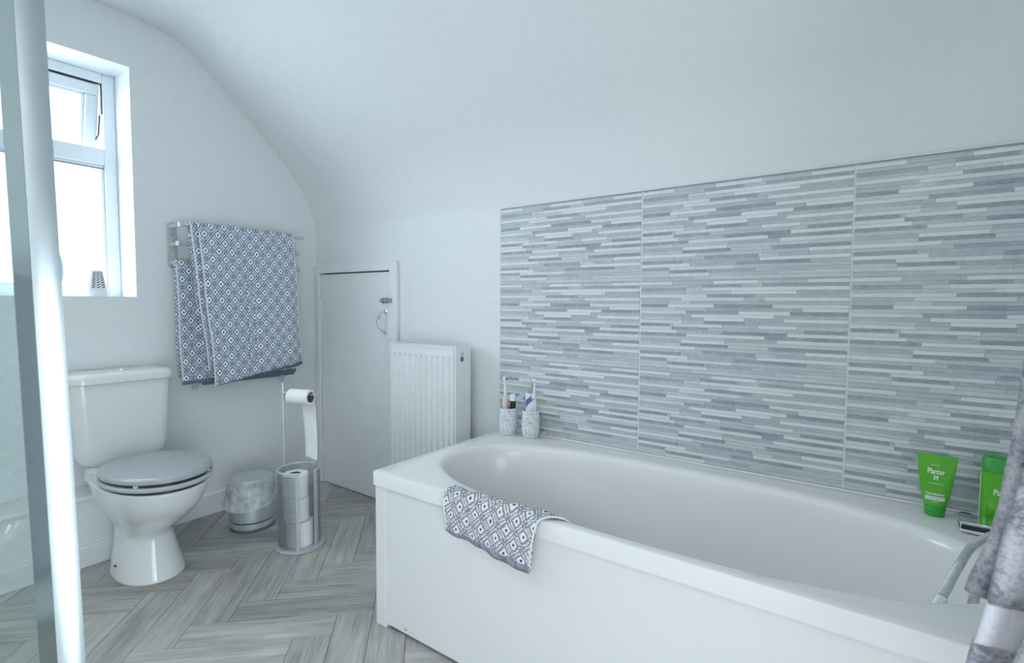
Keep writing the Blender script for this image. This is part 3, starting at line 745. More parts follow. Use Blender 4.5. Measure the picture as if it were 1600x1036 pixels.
mb = MB(); disc_x(mb, RX1+.0003, 1.600, RZ1-.032, .009, .010, .002); mb.build('vent_hole', M['satin'], rad)
mb = MB(); disc_x(mb, RX1+.0003, 1.599, RZ1-.054, .009, .011, .003); mb.build('bleed_valve', M['darkgrey'], rad)
for xx in (RX0+.06, RX1-.07): MB().box((xx-.012, RY1-.004, RZ0+.05), (xx+.012, YD, RZ1-.08)).build('bracket', M['gloss'], rad, smooth=0)
MB().tube([(RX0+.03, RY1-.03, RZ0), (RX0+.03, RY1-.03, 0)], .0075, 10).build('pipe', M['gloss'], rad)
MB().tube([(RX1-.04, RY1-.03, RZ0), (RX1-.04, RY1-.03, 0)], .0075, 10).build('pipe', M['gloss'], rad)

# ------------------------------------------------------------------ toilet
ty = .737
wc = root('toilet', (-2.2, ty, 0), 'white close-coupled toilet with grey wooden seat under the window', 'toilet')
def ovalring(xb, xf, hw, z, n=48, nb=3.2, nf_=2.1, dy=0):
    cx = lerp(xb, xf, .48); out = []
    for k in range(n):
        t = 2*math.pi*k/n; c, s_ = math.cos(t), math.sin(t); e_ = nf_ if c > 0 else nb
        hx = (xf-cx) if c > 0 else (cx-xb)
        out.append((cx + hx*math.copysign(abs(c)**(2/e_), c), ty + dy + hw*math.copysign(abs(s_)**(2/e_), s_), z))
    return out
mb = MB(); secs = [(-2.345, -2.060, .105, 0), (-2.345, -2.058, .106, .006), (-2.345, -2.070, .099, .04), (-2.35, -2.086, .088, .09), (-2.355, -2.098, .080, .135), (-2.36, -2.098, .079, .16), (-2.37, -2.070, .084, .185), (-2.385, -2.020, .100, .215), (-2.395, -1.972, .121, .25), (-2.40, -1.935, .138, .285), (-2.40, -1.914, .150, .32), (-2.40, -1.905, .156, .345), (-2.40, -1.902, .158, .358), (-2.40, -1.905, .156, .364)]
sp_ = smooth_pts([(a_, b_, 0) for a_, b_, _, _ in secs], 3); sq_ = smooth_pts([(c_, d_, 0) for _, _, c_, d_ in secs], 3)
mb.rings([ovalring(p.x, p.y, q.x, q.y, nb=3.4, nf_=2.2) for p, q in zip(sp_, sq_)]); mb.build('pan', M['ceramic'], wc, smooth=50)
mb = MB(); mb.box((-2.47, ty-.12, .30), (-2.33, ty+.12, .372)); mb.build('pan_shelf', M['ceramic'], wc, bevel=.02, seg=4, smooth=50)
mb = MB(); kk = [(a_, .004) for a_ in (0,)]
mb.lathe([(.004, 0), (.004, .003)], (0, 0, 0), 10)
for i in range(len(mb.v)):
    x, y, z = mb.v[i]; mb.v[i] = (-2.225+x*1.6, ty-.0985-z, .045+y)
mb.build('fixing_hole', M['dark'], wc)
MB().tube(smooth_pts([(-2.33, ty+.02, .16), (-2.39, ty+.02, .16), (-2.425, ty+.02, .12), (-2.43, ty+.02, 0)], 4), .045, 16).build('waste_pipe', M['darkgrey'], wc)
MB().tube([(-2.36, ty+.006, .172), (-2.40, ty+.004, .168)], .056, 20).build('pan_connector', M['whitep'], wc)
# cistern
def rrect(x0, x1, y0, y1, z, r, n=6, rb=None):
    out = []; rb = rb if rb is not None else r
    for cx, cy, a0, rad_ in ((x1, y0, -90, r), (x1, y1, 0, r), (x0, y1, 90, rb), (x0, y0, 180, rb)):
        sx = -1 if cx == x1 else 1; sy = 1 if cy == y0 else -1
        for k in range(n+1):
            a_ = R(a0 + 90*k/n); out.append((cx+sx*rad_ + rad_*math.cos(a_), cy+sy*rad_ + rad_*math.sin(a_), z))
    return out
mb = MB(); cs_ = [(.365, .055, .110), (.380, .028, .133), (.40, .012, .144), (.44, .004, .151), (.55, .0, .160), (.695, -.003, .168)]
mb.rings([rrect(-2.555, -2.385-d_*.55, ty-h_, ty+h_, z, .045, rb=.02) for z, d_, h_ in cs_]); mb.build('cistern', M['ceramic'], wc, smooth=50)
mb = MB(); mb.rings([rrect(-2.56, -2.366-d_, ty-h_+.0, ty+h_, z, .055-d_*.5, rb=.03) for z, d_, h_ in ((.690, .008, .169), (.693, .001, .175), (.712, 0, .176), (.722, .004, .173), (.729, .014, .162), (.731, .03, .14))]); mb.build('cistern_lid', M['ceramic'], wc, smooth=50)
mb = MB(); mb.lathe([(.021, 0), (.021, .004), (.018, .006), (0, .006)], (-2.455, ty+.01, .7305), 24); mb.build('flush_button', M['chrome'], wc)
# seat
def seatring(xb, xf, hw, z): return ovalring(xb, xf, hw, z, 64, 2.05, 2.05)
mb = MB(); mb.rings([seatring(-2.31, -1.894, .159, .3755), seatring(-2.315, -1.887, .165, .380), seatring(-2.315, -1.886, .166, .388), seatring(-2.312, -1.890, .162, .392)]); mb.build('seat_ring', M['seatring'], wc, smooth=40)
mb = MB(); mb.rings([seatring(-2.29, -1.912, .146, .362), seatring(-2.29, -1.912, .146, .377)]); mb.build('seat_gap', M['dark'], wc)
mb = MB(); mb.rings([seatring(-2.30, -1.903, .152, .3915), seatring(-2.30, -1.903, .152, .4005)]); mb.build('seat_gap', M['dark'], wc)
mb = MB(); mb.rings([seatring(-2.312, -1.898, .159, .400), seatring(-2.318, -1.892, .1645, .404), seatring(-2.318, -1.892, .1645, .411), seatring(-2.314, -1.897, .160, .417), seatring(-2.30, -1.915, .143, .4215), seatring(-2.25, -1.965, .104, .4235), seatring(-2.16, -2.05, .04, .424)]); mb.build('seat_lid', M['seatgrey'], wc, smooth=50)
for s_ in (-1, 1):
    MB().tube([(-2.30, ty+s_*.075-.015, .385), (-2.30, ty+s_*.075+.015, .385)], .011, 14).build('seat_hinge', M['chrome'], wc)
    MB().box((-1.985, ty+s_*.105-.012, .3910), (-1.960, ty+s_*.105+.012, .3990)).build('seat_bumper', M['whitep'], wc, bevel=.002)

# ------------------------------------------------------------------ towel rail
rail = root('towel_rail', (XW, .98, 1.15), 'silver wall rail with three swivel arms between window and corner', 'towel rail')
mb = MB(); ring_ = []
for k in range(32):
    t = 2*math.pi*k/32; yy = .021*math.cos(t); zz_ = .021*math.sin(t) + (.081 if math.sin(t) >= 0 else -.081); ring_.append((yy, zz_))
mb.rings([[(XW, .980+a_, 1.252+b_) for a_, b_ in ring_], [(XW+.005, .980+a_, 1.252+b_) for a_, b_ in ring_], [(XW+.007, .980+a_*.9, 1.252+b_*.98) for a_, b_ in ring_]]); mb.build('wall_plate', M['satin'], rail, bevel=0)
ARM = []
for z, d, ye in ((1.333, .098, 1.555), (1.254, .072, 1.545), (1.174, .045, 1.562)):
    MB().tube([(XW+.005, .980, z), (XW+d-.006, .985, z), (XW+d-.001, .986, z)], [.0105, .0085, .0090], 16).build('stub', M['satin'], rail)
    a_ = MB().tube([(XW+d, .980, z-.0098), (XW+d, .980, z+.0098)], .0098, 16).tube([(XW+d, .985, z), (XW+d+.004, ye-.02, z)], .0070, 14).tube([(XW+d+.004, ye-.022, z), (XW+d+.004, ye, z)], .0092, 14)
    a_.build('swivel_arm', M['satin'], rail)
for z in (1.212, 1.292): 
    mb = MB(); disc_x(mb, XW+.006, .980, z, .004, .004, .0025); mb.build('screw', M['chrome'], rail)

# ------------------------------------------------------------------ towels
def drape(name, mat, thick=.004, front=None, nu=48, nv=64, sub=0, parent=None, hem=None):
    """front(s,t) -> (pos, uv) ; s across 0..1, t along 0..1"""
    mb = MB(); vs = []; uv = []
    for j in range(nv+1):
        for i in range(nu+1):
            p, q = front(i/nu, j/nv); vs.append(p); uv.append(q)
    fs = [(j*(nu+1)+i, j*(nu+1)+i+1, (j+1)*(nu+1)+i+1, (j+1)*(nu+1)+i) for j in range(nv) for i in range(nu)]
    mb.add(vs, fs); mb.uv = uv
    o = mb.build(name, mat, parent, smooth=0, recalc=False)
    o.data.polygons.foreach_set('use_smooth', [True]*len(o.data.polygons))
    sd = o.modifiers.new('solid', 'SOLIDIFY'); sd.thickness = thick; sd.offset = 0
    return o
def ushape(yl, yr, xa, za, lf, lb, amp, ph, dx=0.0, uo=0.0, slantl=0.0, slantr=0.0, rr_=.010):
    """towel hung over an arm: t 0 = front bottom .. 1 = back bottom"""
    def f(s_, t):
        LF = lf(s_); LB = lb(s_); arc = math.pi*rr_; tot = LF+arc+LB; L = t*tot
        if L < LF: down = LF-L; x = xa+rr_+dx; z = za-down
        elif L < LF+arc: a_ = (L-LF)/rr_; x = xa + (rr_+dx)*math.cos(a_); z = za+rr_*math.sin(a_); down = 0
        else: down = L-LF-arc; x = xa-rr_-dx*.3; z = za-down
        k = min(1, down/.35)
        side = 1 if L < LF+arc/2 else .3
        fold = amp*k*(math.sin(s_*9.5+ph)+.55*math.sin(s_*21+ph*2.1+down*2.0)+.35*math.sin(s_*37+ph*.7))*side
        y = lerp(yl + slantl*down, yr + slantr*down, s_) + .003*math.sin(down*14+s_*5)*k
        return (x+fold + (.006*k if side == 1 else 0), y, z), (y - 0 + uo - slantl*down*.35, (LF-L))
    return f
def hem_strip(f, s0, s1, t0, t1, n, name, mat, parent, off):
    mb = MB(); vs = []
    for i in range(n+1):
        for k in range(2):
            s_ = lerp(s0[0], s1[0], i/n) if k == 0 else lerp(s0[1], s1[1], i/n)
            t = lerp(t0[0], t1[0], i/n) if k == 0 else lerp(t0[1], t1[1], i/n)
            p, _ = f(s_, t); vs.append((p[0]+off, p[1], p[2]))
    mb.add(vs, [(2*i, 2*i+1, 2*i+3, 2*i+2) for i in range(n)])
    o = mb.build(name, mat, parent, smooth=0, recalc=False); o.data.polygons.foreach_set('use_smooth', [True]*n)
    sd = o.modifiers.new('solid', 'SOLIDIFY'); sd.thickness = .004; sd.offset = 0
    return o
# towel on the lowest arm
tb = root('bath_towel', (XW+.05, 1.25, .63), 'blue diamond-pattern bath towel on the lowest rail arm, wider and partly hidden', 'towel', 'blue diamond towels on the rail')
fB = ushape(.972, 1.535, XW+.045, 1.174, lambda s_: .538+.0*s_, lambda s_: .505, .006, .9, uo=.011, slantl=.012, slantr=-.01, rr_=.009)
drape('towel_cloth', M['pat'], .005, fB, 60, 90, parent=tb)
hem_strip(fB, (0, .012), (0, .012), (0, 0), (.49, .49), 40, 'side_hem', M['hem'], tb, .001)
hem_strip(fB, (0, 0), (1, 1), (0, .016), (0, .016), 50, 'woven_border', M['border'], tb, .0012)
def fB2(s_, t):
    p, q = fB(s_, t); return (p[0]-.006, p[1], p[2]-.014), q
hem_strip(fB2, (.16, .16), (1, 1), (0, .02), (0, .02), 50, 'woven_border', M['border'], tb, -.008)
for y_, z_, h_ in ((1.035, .608, .022), (1.445, .596, .036)):
    mb = MB(); mb.box((XW+.062, y_-.014, z_), (XW+.0645, y_+.014, z_+h_)); mb.build('care_tag', M['clear'], tb, smooth=0)
# towel folded over the top arm
ta = root('bath_towel', (XW+.11, 1.25, .65), 'blue diamond-pattern bath towel folded over the top rail arm, hanging in front', 'towel', 'blue diamond towels on the rail')
lfA = lambda s_: lerp(.716, .640, s_)
fA2 = ushape(1.012, 1.46, XW+.098, 1.334, lambda s_: lerp(.640, .60, s_), lambda s_: .60, .006, 2.2, dx=.002, uo=-.004, slantl=.085, slantr=.02, rr_=.010)
drape('inner_fold', M['pat'], .005, fA2, 48, 90, parent=ta)
hem_strip(fA2, (0, .014), (0, .014), (0, 0), (.5, .5), 40, 'side_hem', M['hem'], ta, .001)
fA = ushape(1.036, 1.488, XW+.098, 1.338, lfA, lambda s_: .62, .0065, .3, dx=.011, uo=.03, slantl=.075, slantr=.055, rr_=.012)
drape('outer_fold', M['pat'], .005, fA, 60, 100, parent=ta)
hem_strip(fA, (0, .014), (0, .014), (0, 0), (.5, .5), 50, 'side_hem', M['hem'], ta, .001)
hem_strip(fA, (1, .990), (1, .990), (0, 0), (.5, .5), 50, 'side_hem', M['hem'], ta, .001)
hem_strip(fA, (0, 0), (1, 1), (-.001, .002), (-.012, .012), 50, 'woven_border', M['border'], ta, -.002)

# hand towel on the bath edge
def fH(s_, t):
    # s along the bath (x), t from inside edge over the rim and down the front
    x = lerp(-.955, -.640, s_)
    path = [(1.075, .438), (1.062, .470), (1.048, .492), (1.030, .4955), (1.016, .489), (1.0095, .470)]
    Ltot_in = .035 + .022*0 
    low = lerp(.392, .357, s_) + .002*math.sin(s_*5)
    inset = lerp(0, .55, max(0, (s_-.80)/.2))      # at the right the towel only just reaches over the rim
    segs = [(1.066, .462), (1.056, .486), (1.046, .4955), (1.034, .4985), (1.020, .4975), (1.010, .490), (1.0055, .476), (1.004, .45), (1.003, .42), (1.004, low)]
    u_ = t*(len(segs)-1); i = min(int(u_), len(segs)-2); a_, b_ = segs[i], segs[i+1]; f_ = u_-i
    y, z = lerp(a_[0], b_[0], f_), lerp(a_[1], b_[1], f_)
    k = max(0, (t-.55)/.45)
    x += lerp(.020, -.030, s_)*k + .004*math.sin(t*9)*k
    if t < .55: x += .052*(1-t/.55)*max(0, s_-.3)/.7
    if t < .55: x += .02*(1-t/.55)
    y -= k*(.006 + .003*math.sin(s_*11+.6) + .003*math.sin(s_*26+t*4))
    z += (1-k)*(.0025*math.sin(s_*17+t*6) + .0015*math.sin(s_*31)) 
    L = 0
    for q in range(i): L += math.hypot(segs[q+1][0]-segs[q][0], segs[q+1][1]-segs[q][1])
    L += math.hypot(b_[0]-a_[0], b_[1]-a_[1])*f_
    # weave runs a little askew
    return (x, y, z), (x*.97 + L*.10, -L*1.0 + x*.12)
ht_ = root('hand_towel', (-.8, 1.02, .49), 'small grey diamond-pattern hand towel draped over the bath rim', 'towel')
drape('towel_cloth', M['pat2'], .005, fH, 60, 50, parent=ht_)
def strip_y(f, sA, sB, tA, tB, n, name, mat, parent, off):
    mb = MB(); vs = []
    for i in range(n+1):
        for k in range(2):
            s_ = lerp(sA[k], sB[k], i/n); t = lerp(tA[k], tB[k], i/n); p, _ = f(s_, t); vs.append((p[0], p[1]-off, p[2]+off*.3))
    mb.add(vs, [(2*i, 2*i+1, 2*i+3, 2*i+2) for i in range(n)])
    o = mb.build(name, mat, parent, smooth=0, recalc=False); o.data.polygons.foreach_set('use_smooth', [True]*n)
    sd = o.modifiers.new('solid', 'SOLIDIFY'); sd.thickness = .004; sd.offset = 0
M['border2'] = noisy('hand towel border', (.17, .17, .24), (.36, .36, .45), 70, .95, .4, .001)
strip_y(fH, (0, 0), (1, 1), (1.0, .968), (1.0, .968), 40, 'woven_border', M['border2'], ht_, .002)
strip_y(fH, (1, .982), (1, .982), (0, 0), (1, 1), 40, 'side_hem', M['hem'], ht_, .0015)
strip_y(fH, (0, .015), (0, .015), (0, 0), (1, 1), 40, 'side_hem', M['hem'], ht_, .0015)

# plush grey towels hanging close to the camera on the right
def plush(name, outline, y0, label, bandz=None, wav=.010, ph=0, xr=.36):
    rt_ = root(name, (.22, y0, outline[-1][1]), label, 'towel')
    zs = [o_[1] for o_ in outline]
    def left(z):
        for (xa, za), (xb, zb) in zip(outline, outline[1:]):
            if za >= z >= zb: return lerp(xa, xb, (za-z)/(za-zb))
        return outline[-1][0]
    zt, zb = zs[0], zs[-1]
    def f(s_, t, off=0):
        z = lerp(zt, zb, t); xl = left(z); x = lerp(xl, xr, s_)
        y = y0 - .018*math.sin(min(1, s_*3.2)*math.pi*.5) - wav*math.sin(s_*16+ph+t*1.2) - wav*.4*math.sin(s_*31+ph*2) + off
        return (x, y, z), (x, z)
    return rt_, f
# back flap
PXL = [(.213, 1.55), (.158, 1.16), (.130, 1.0), (.123, .958), (.120, .917), (.117, .871), (.112, .83), (.109, .795), (.101, .752), (.088, .711), (.085, .695)]
rt1, f1 = plush('hanging_towel', PXL, .735, 'plush grey towel hanging furthest back at the right edge, dark mottled flap', wav=.004, xr=.20)
drape('towel_cloth', M['fuzzy'], .012, f1, 20, 60, parent=rt1)
PXM = [(.235, 1.55), (.175, 1.16), (.138, 1.0), (.126, .90), (.118, .85), (.109, .801), (.101, .75), (.0965, .706), (.095, .700), (.0885, .660), (.086, .655), (.081, .618), (.077, .57), (.074, .52)]
rt2, f2 = plush('hanging_towel', PXM, .705, 'plush grey towel with pale woven band hanging in the middle at the right edge', wav=.006, ph=.8, xr=.34)
def cut(f, a_, b_): return lambda s_, t: f(s_, lerp(a_, b_, t))
tz = lambda z: (1.55-z)/(1.55-.52)
drape('towel_cloth', M['fuzzy'], .013, cut(f2, 0, tz(.703)), 30, 60, parent=rt2)
drape('woven_band', M['band'], .006, cut(f2, tz(.705), tz(.655)), 30, 10, parent=rt2)
drape('lower_cloth', M['fuzzy'], .013, cut(f2, tz(.657), 1), 30, 16, parent=rt2)
PXF = [(.260, 1.40), (.200, 1.05), (.158, .85), (.135, .74), (.122, .70), (.112, .655), (.105, .62), (.100, .58), (.096, .54)]
rt3, f3 = plush('hanging_towel', PXF, .668, 'pale grey plush towel hanging nearest the camera in the lower right corner', wav=.005, ph=2.1, xr=.34)
PXF2 = PXF
drape('towel_cloth', M['fuzzy'], .014, f3, 30, 60, parent=rt3)
# the hook rail that carries them (above the frame)
hk = root('towel_bar', (.35, .70, 1.45), 'chrome towel bar above the bath end, carrying the plush grey towels', 'towel rail')
MB().tube([(XR, .702, 1.555), (.19, .702, 1.555)], .009, 12).build('bar', M['chrome'], hk)
MB().tube([(XR, .702, 1.555), (XR-.01, .702, 1.555)], .026, 20).build('wall_plate', M['chrome'], hk)

# ------------------------------------------------------------------ pedal bin
bc = (-2.272, 1.163, 0); bn = root('pedal_bin', bc, 'small silver pedal bin with a clear liner folded over its rim', 'bin')
mb = MB(); mb.lathe([(.088, .0), (.092, .003), (.092, .012), (.090, .016)], bc, 40); mb.build('base_ring', M['darkgrey'], bn)
mb = MB(); mb.lathe([(.091, .014), (.091, .034), (.089, .036)], bc, 40); mb.build('lower_band', M['brushed'], bn)
mb = MB(); mb.lathe([(.085, .034), (.085, .044)], bc, 40); mb.build('pedal_slot', M['dark'], bn)
mb = MB(); mb.lathe([(.090, .042), (.0915, .044), (.0915, .200), (.090, .204)], bc, 40); mb.build('bin_body', M['brushed'], bn)
mb = MB(); mb.lathe([(.094, .200), (.0955, .204), (.0955, .214), (.094, .218), (.088, .2185)], bc, 40); mb.build('rim', M['dark'], bn)
mb = MB(); mb.lathe([(.089, .213), (.0895, .220), (.086, .225), (.070, .2275), (.035, .229), (0.0, .229)], bc, 40, cap=(True, False)); mb.build('bin_lid', M['brushed'], bn)
mb = MB(); rr = []; rb = random.Random(5); NB = 96; prf = [(.0905, .2195), (.0965, .2175), (.0975, .207), (.0975, .19), (.0985, .165), (.101, .14), (.105, .118), (.108, .104)]
phs = [(rb.uniform(0, 6.28), rb.randint(5, 23), rb.uniform(.3, 1)) for _ in range(7)]
for j, (r_, z) in enumerate(prf):
    ring = []
    for k in range(NB):
        t = 2*math.pi*k/NB; q = sum(a_*math.sin(n_*t+p_) for p_, n_, a_ in phs)/3
        lean = .010*math.cos(t - R(-140))*max(0, j-2)/5
        amp_ = .0003 + .0011*j
        rr_ = r_ + amp_*q*.6 + lean
        ring.append((bc[0]+rr_*math.cos(t), bc[1]+rr_*math.sin(t), z + (.006*math.sin(2*t+.5) + .0035*q)*(j/7)**2))
    rr.append(ring)
mb.rings(rr, (False, False)); mb.build('bin_liner', M['bag'], bn, smooth=60, recalc=False)

# ------------------------------------------------------------------ paper roll stand
hc = (-1.930, 1.182, 0); st = root('roll_stand', hc, 'grey wire toilet roll stand with round cage, pole and holder arm', 'toilet roll holder')
mb = MB(); mb.lathe([(.094, 0), (.097, .003), (.097, .008), (.094, .010), (0, .010)], hc, 48, cap=(True, False)); mb.build('base_plate', M['wireplate'], st)
CRD, H0, H1 = .080, .014, .318
# opening faces +X/-Y-ish (towards the camera, slightly right)
va = math.atan2(-hc[1], -hc[0]); op0, op1 = va + R(0), va + R(47)     # gap measured as seen from above
def arc_pts(r_, z, a0, a1, n): return [(hc[0]+r_*math.cos(lerp(a0, a1, i/n)), hc[1]+r_*math.sin(lerp(a0, a1, i/n)), z) for i in range(n+1)]
base_wire = MB().tube(arc_pts(CRD, 0, op1, op0+2*math.pi, 40), .0022, 6)
w0 = base_wire.build('hoop_wire', M['wire'], st)
nw = 36
w0.location.z += H0 + .004
for i in range(1, nw):
    c_ = w0.copy(); C.objects.link(c_); c_.location.z = w0.location.z + (H1-H0-.014)*i/(nw-1)
for a_ in (op1+R(32), op1+R(95), op1+R(150), op1+R(205), op0+2*math.pi-R(32)):
    MB().tube([(hc[0]+(CRD-.003)*math.cos(a_), hc[1]+(CRD-.003)*math.sin(a_), H0-.004), (hc[0]+(CRD-.003)*math.cos(a_), hc[1]+(CRD-.003)*math.sin(a_), H1)], .0017, 6).build('upright_wire', M['wireplate'], st)
for a_, sgn in ((op1, 1), (op0, -1)):
    mb = MB(); aa = [a_, a_ + sgn*R(9)]
    vs = [(hc[0]+r_*math.cos(q), hc[1]+r_*math.sin(q), z) for z in (H0-.004, H1+.002) for r_ in (CRD-.004, CRD+.004) for q in aa]
    mb.add(vs, [(0, 1, 3, 2), (4, 6, 7, 5), (0, 4, 5, 1), (2, 3, 7, 6), (0, 2, 6, 4), (1, 5, 7, 3)]); mb.build('edge_strip', M['wireplate'], st, smooth=0)
MB().tube(arc_pts(CRD, H1+.002, op1, op0+2*math.pi, 48), .0052, 10).build('top_rim', M['wireplate'], st)
PX, PY = hc[0]-.072, hc[1]-.014
pa = Vector((PX, PY, 0))
MB().tube([(PX-.009, PY-.001, .01), (PX-.009, PY-.001, .668)], .0045, 10).build('pole', M['satin'], st)
AZ = .628
arm = [(PX-.009, PY-.001, AZ), (PX+.012, PY+.006, AZ), (PX+.145, PY+.060-.006, AZ-.002)]
MB().tube(arm, .0045, 10).build('holder_arm', M['satin'], st)
# hanging roll
def roll(loc, label, r_, h_, core=.02, name='toilet_roll', axis=None, grp=None):
    o = root(name, loc, label, 'toilet roll', grp)
    mb = MB(); mb.lathe([(core, 0), (r_-.003, 0), (r_, .003), (r_, h_-.003), (r_-.003, h_), (core, h_)], loc, 40, cap=(False, False)); pr_ = mb.build('paper', M['paper'], o, smooth=40, recalc=False)
    mb = MB(); mb.lathe([(core+.0004, .0005), (core+.0004, h_+.0003), (core-.0012, h_+.0003), (core-.0012, .0005)], loc, 28, cap=(False, False)); mb.build('core', M['card'], o, recalc=False)
    return o
z0 = .0105
roll((hc[0]+.010, hc[1]-.004, z0), 'white toilet roll at the bottom of the wire cage, widest of the stack', .052, .100, grp='spare rolls in the cage')
roll((hc[0]-.004, hc[1]-.010, z0+.101), 'white toilet roll in the middle of the stack in the wire cage', .050, .094, grp='spare rolls in the cage')
roll((hc[0]-.006, hc[1]-.012, z0+.196), 'white toilet roll on top of the stack in the wire cage', .051, .096, grp='spare rolls in the cage')
hr_ = root('toilet_roll', (arm[2][0], arm[2][1], AZ), 'part-used toilet roll on the stand arm with its sheet hanging down', 'toilet roll')
a0 = Vector(arm[1])+Vector((.014, .005, 0)); ad = (Vector(arm[2])-Vector(arm[1])).normalized(); ad.z = 0; ad.normalize()
sd_ = Vector((-ad.y, ad.x, 0))           # horizontally across the axis; -sd_ is the near/right side
cR, rR, hR = .0215, .0310, .098
def cyl_rings(mb, radii_z, base, n=36):
    mb.rings([[base + ad*z + (sd_*math.cos(2*math.pi*k/n) + Vector((0, 0, 1))*math.sin(2*math.pi*k/n))*r_ for k in range(n)] for r_, z in radii_z], (False, False))
ax0 = a0 + Vector((0, 0, -.013))
mb = MB(); cyl_rings(mb, [(cR, 0), (rR-.002, 0), (rR, .002), (rR, hR-.002), (rR-.002, hR), (cR, hR)], ax0); mb.build('paper', M['paper'], hr_, smooth=40)
mb = MB(); cyl_rings(mb, [(cR+.0002, .0005), (cR+.0002, hR+.0002), (cR-.0015, hR+.0002), (cR-.0015, .0005)], ax0); mb.build('core', M['card'], hr_)
def fs_(s_, t):
    z = lerp(0, .268, t)
    side = sd_*(rR+.0006)
    tw_ = lerp(-.1, -.25, t); wd = (s_-.5)*hR
    dirv = (ad*math.cos(tw_) + sd_*math.sin(tw_))
    c_ = ax0 + ad*(hR*.5) + side + Vector((0, 0, -z))
    c_ += ad*(.008+.010*t) + sd_*(.010*math.sin(t*2.6)) 
    p = c_ + dirv*wd*.75 + Vector((0, 0, .004*math.sin(s_*6)*t))
    return tuple(p), (s_*hR, z)
drape('loose_sheet', M['paper'], .0008, fs_, 8, 24, parent=hr_)

# ------------------------------------------------------------------ air fresheners on the sill
SZ = WZ0+.004
af = root('air_freshener', (-2.612, .720, SZ), 'white tapered air freshener with dark louvre slots at the right end of the sill', 'air freshener')
def tap(mb, hw0, hd0, z0_, hw1, hd1, z1_, cx=-2.612, cy=.722, n=28):
    mb.rings([[(cx+hd*math.copysign(abs(math.cos(t))**.7, math.cos(t)), cy+hw*math.copysign(abs(math.sin(t))**.7, math.sin(t)), z) for t in [2*math.pi*k/n for k in range(n)]] for hw, hd, z in ((hw0, hd0, z0_), (hw0, hd0, lerp(z0_, z1_, .02)), (hw1, hd1, z1_))])
mb = MB(); tap(mb, .036, .024, SZ, .037, .025, SZ+.028); mb.build('base', M['whitep'], af)
mb = MB(); tap(mb, .034, .021, SZ+.028, .020, .013, SZ+.106); mb.build('housing', M['whitep'], af)
for j in range(7):
    for i in range(3):
        z = SZ+.036+j*.0095; hw = lerp(.034, .020, (z-SZ-.028)/.078)*.86; xf = -2.612 + lerp(.021, .013, (z-SZ-.028)/.078)+.0006
        cy = .722 + (i-1)*hw*.58; h2 = hw*.20
        mb = MB(); mb.add([(xf, cy-h2, z-.0025), (xf, cy+h2, z+.0035), (xf-.0006, cy+h2, z+.0068), (xf-.0006, cy-h2, z+.0008), (xf-.004, cy-h2, z-.0025), (xf-.004, cy+h2, z+.0035), (xf-.0046, cy+h2, z+.0075), (xf-.0046, cy-h2, z+.0015)],
                          [(0, 1, 2, 3), (4, 7, 6, 5), (0, 4, 5, 1), (1, 5, 6, 2), (2, 6, 7, 3), (3, 7, 4, 0)]); mb.build('louvre_slot', M['dark'], af, smooth=0)
fn = root('air_freshener', (-2.61, .56, SZ), 'pale oval air freshener with a blue window on the sill behind the shower door', 'air freshener')
mb = MB(); mb.lathe([(.035, 0), (.036, .006), (.030, .010)], (-2.61, .575, SZ), 28, .8, 1); mb.build('base', M['whitep'], fn)
M['lilac'] = noisy('pale lilac plastic', (.62, .70, .82), (.66, .74, .86), 20, .35)
mb = MB(); mb.rings([[(-2.61+.022*math.sin(math.pi*(j+.5)/17)*math.cos(2*math.pi*k/28), .572+.047*math.sin(math.pi*(j+.5)/17)*math.sin(2*math.pi*k/28), SZ+.103-.097*math.cos(math.pi*(j+.5)/17)) for k in range(28)] for j in range(17)]); mb.build('oval_body', M['lilac'], fn, smooth=60)
mb = MB(); disc_x(mb, -2.592, .583, SZ+.07, .016, .026, .004); mb.build('refill_window', M['paleblue'], fn)

# ------------------------------------------------------------------ shower door close to the camera on the left
sd0 = root('shower_door', (-.72, .15, 0), 'open glass shower door with polished metal edge profile, close on the left', 'shower door')
sd0.location.y += .0182; sd0.rotation_euler.x = .0168      # the leaf hangs slightly out of plumb
# rounded outer face (towards the room) and flat polished inner face
mb = MB(); pf = []
A0 = Vector((-.722, .1440)); A1 = Vector((-.716, .1665))
for i in range(9):
    t = i/8; p = A0.lerp(A1, t); bul = .0016*math.sin(math.pi*t); pf.append((p.x+bul, p.y))
pf += [(-.748, .166), (-.748, .1440)]
mb.rings([[(a_, b_, .012) for a_, b_ in pf], [(a_, b_, 1.93) for a_, b_ in pf]]); mb.build('edge_profile', M['profile'], sd0, smooth=30)
mb = MB(); q0 = Vector((-.7225, .1438)); dq = Vector((-.80, -.60)); nq = Vector((.60, -.80))
W_ = .019
q1 = q0 + dq*W_
pf = [q0, q1, q1 - nq*.008, q0 - nq*.008 + Vector((-.012, 0))]
mb.rings([[(p.x, p.y, .012) for p in pf], [(p.x, p.y, 1.93) for p in pf]]); mb.build('inner_profile', M['polish'], sd0, smooth=0)
g0 = q1 - nq*.002; g1 = g0 + dq*.70; pf = [g0, g1, g1 - nq*.005, g0 - nq*.005]
mb = MB(); mb.rings([[(p.x, p.y, .03) for p in pf], [(p.x, p.y, 1.91) for p in pf]]); mb.build('glass_panel', M['sglass'], sd0, smooth=0)
for z0_, z1_ in ((.010, .034), (1.905, 1.93)):
    pf = [g0 + nq*.006, g1 + nq*.006, g1 - nq*.012, g0 - nq*.012]; mb = MB(); mb.rings([[(p.x, p.y, z0_) for p in pf], [(p.x, p.y, z1_) for p in pf]]); mb.build('rail', M['satin'], sd0, smooth=0)
kb = g0 + dq*.035
MB().tube([(kb.x+nq.x*.002, kb.y+nq.y*.002, .745), (kb.x-nq.x*.0, kb.y+nq.y*.02, .745)], [.006, .011], 18).build('knob', M['chrome'], sd0)

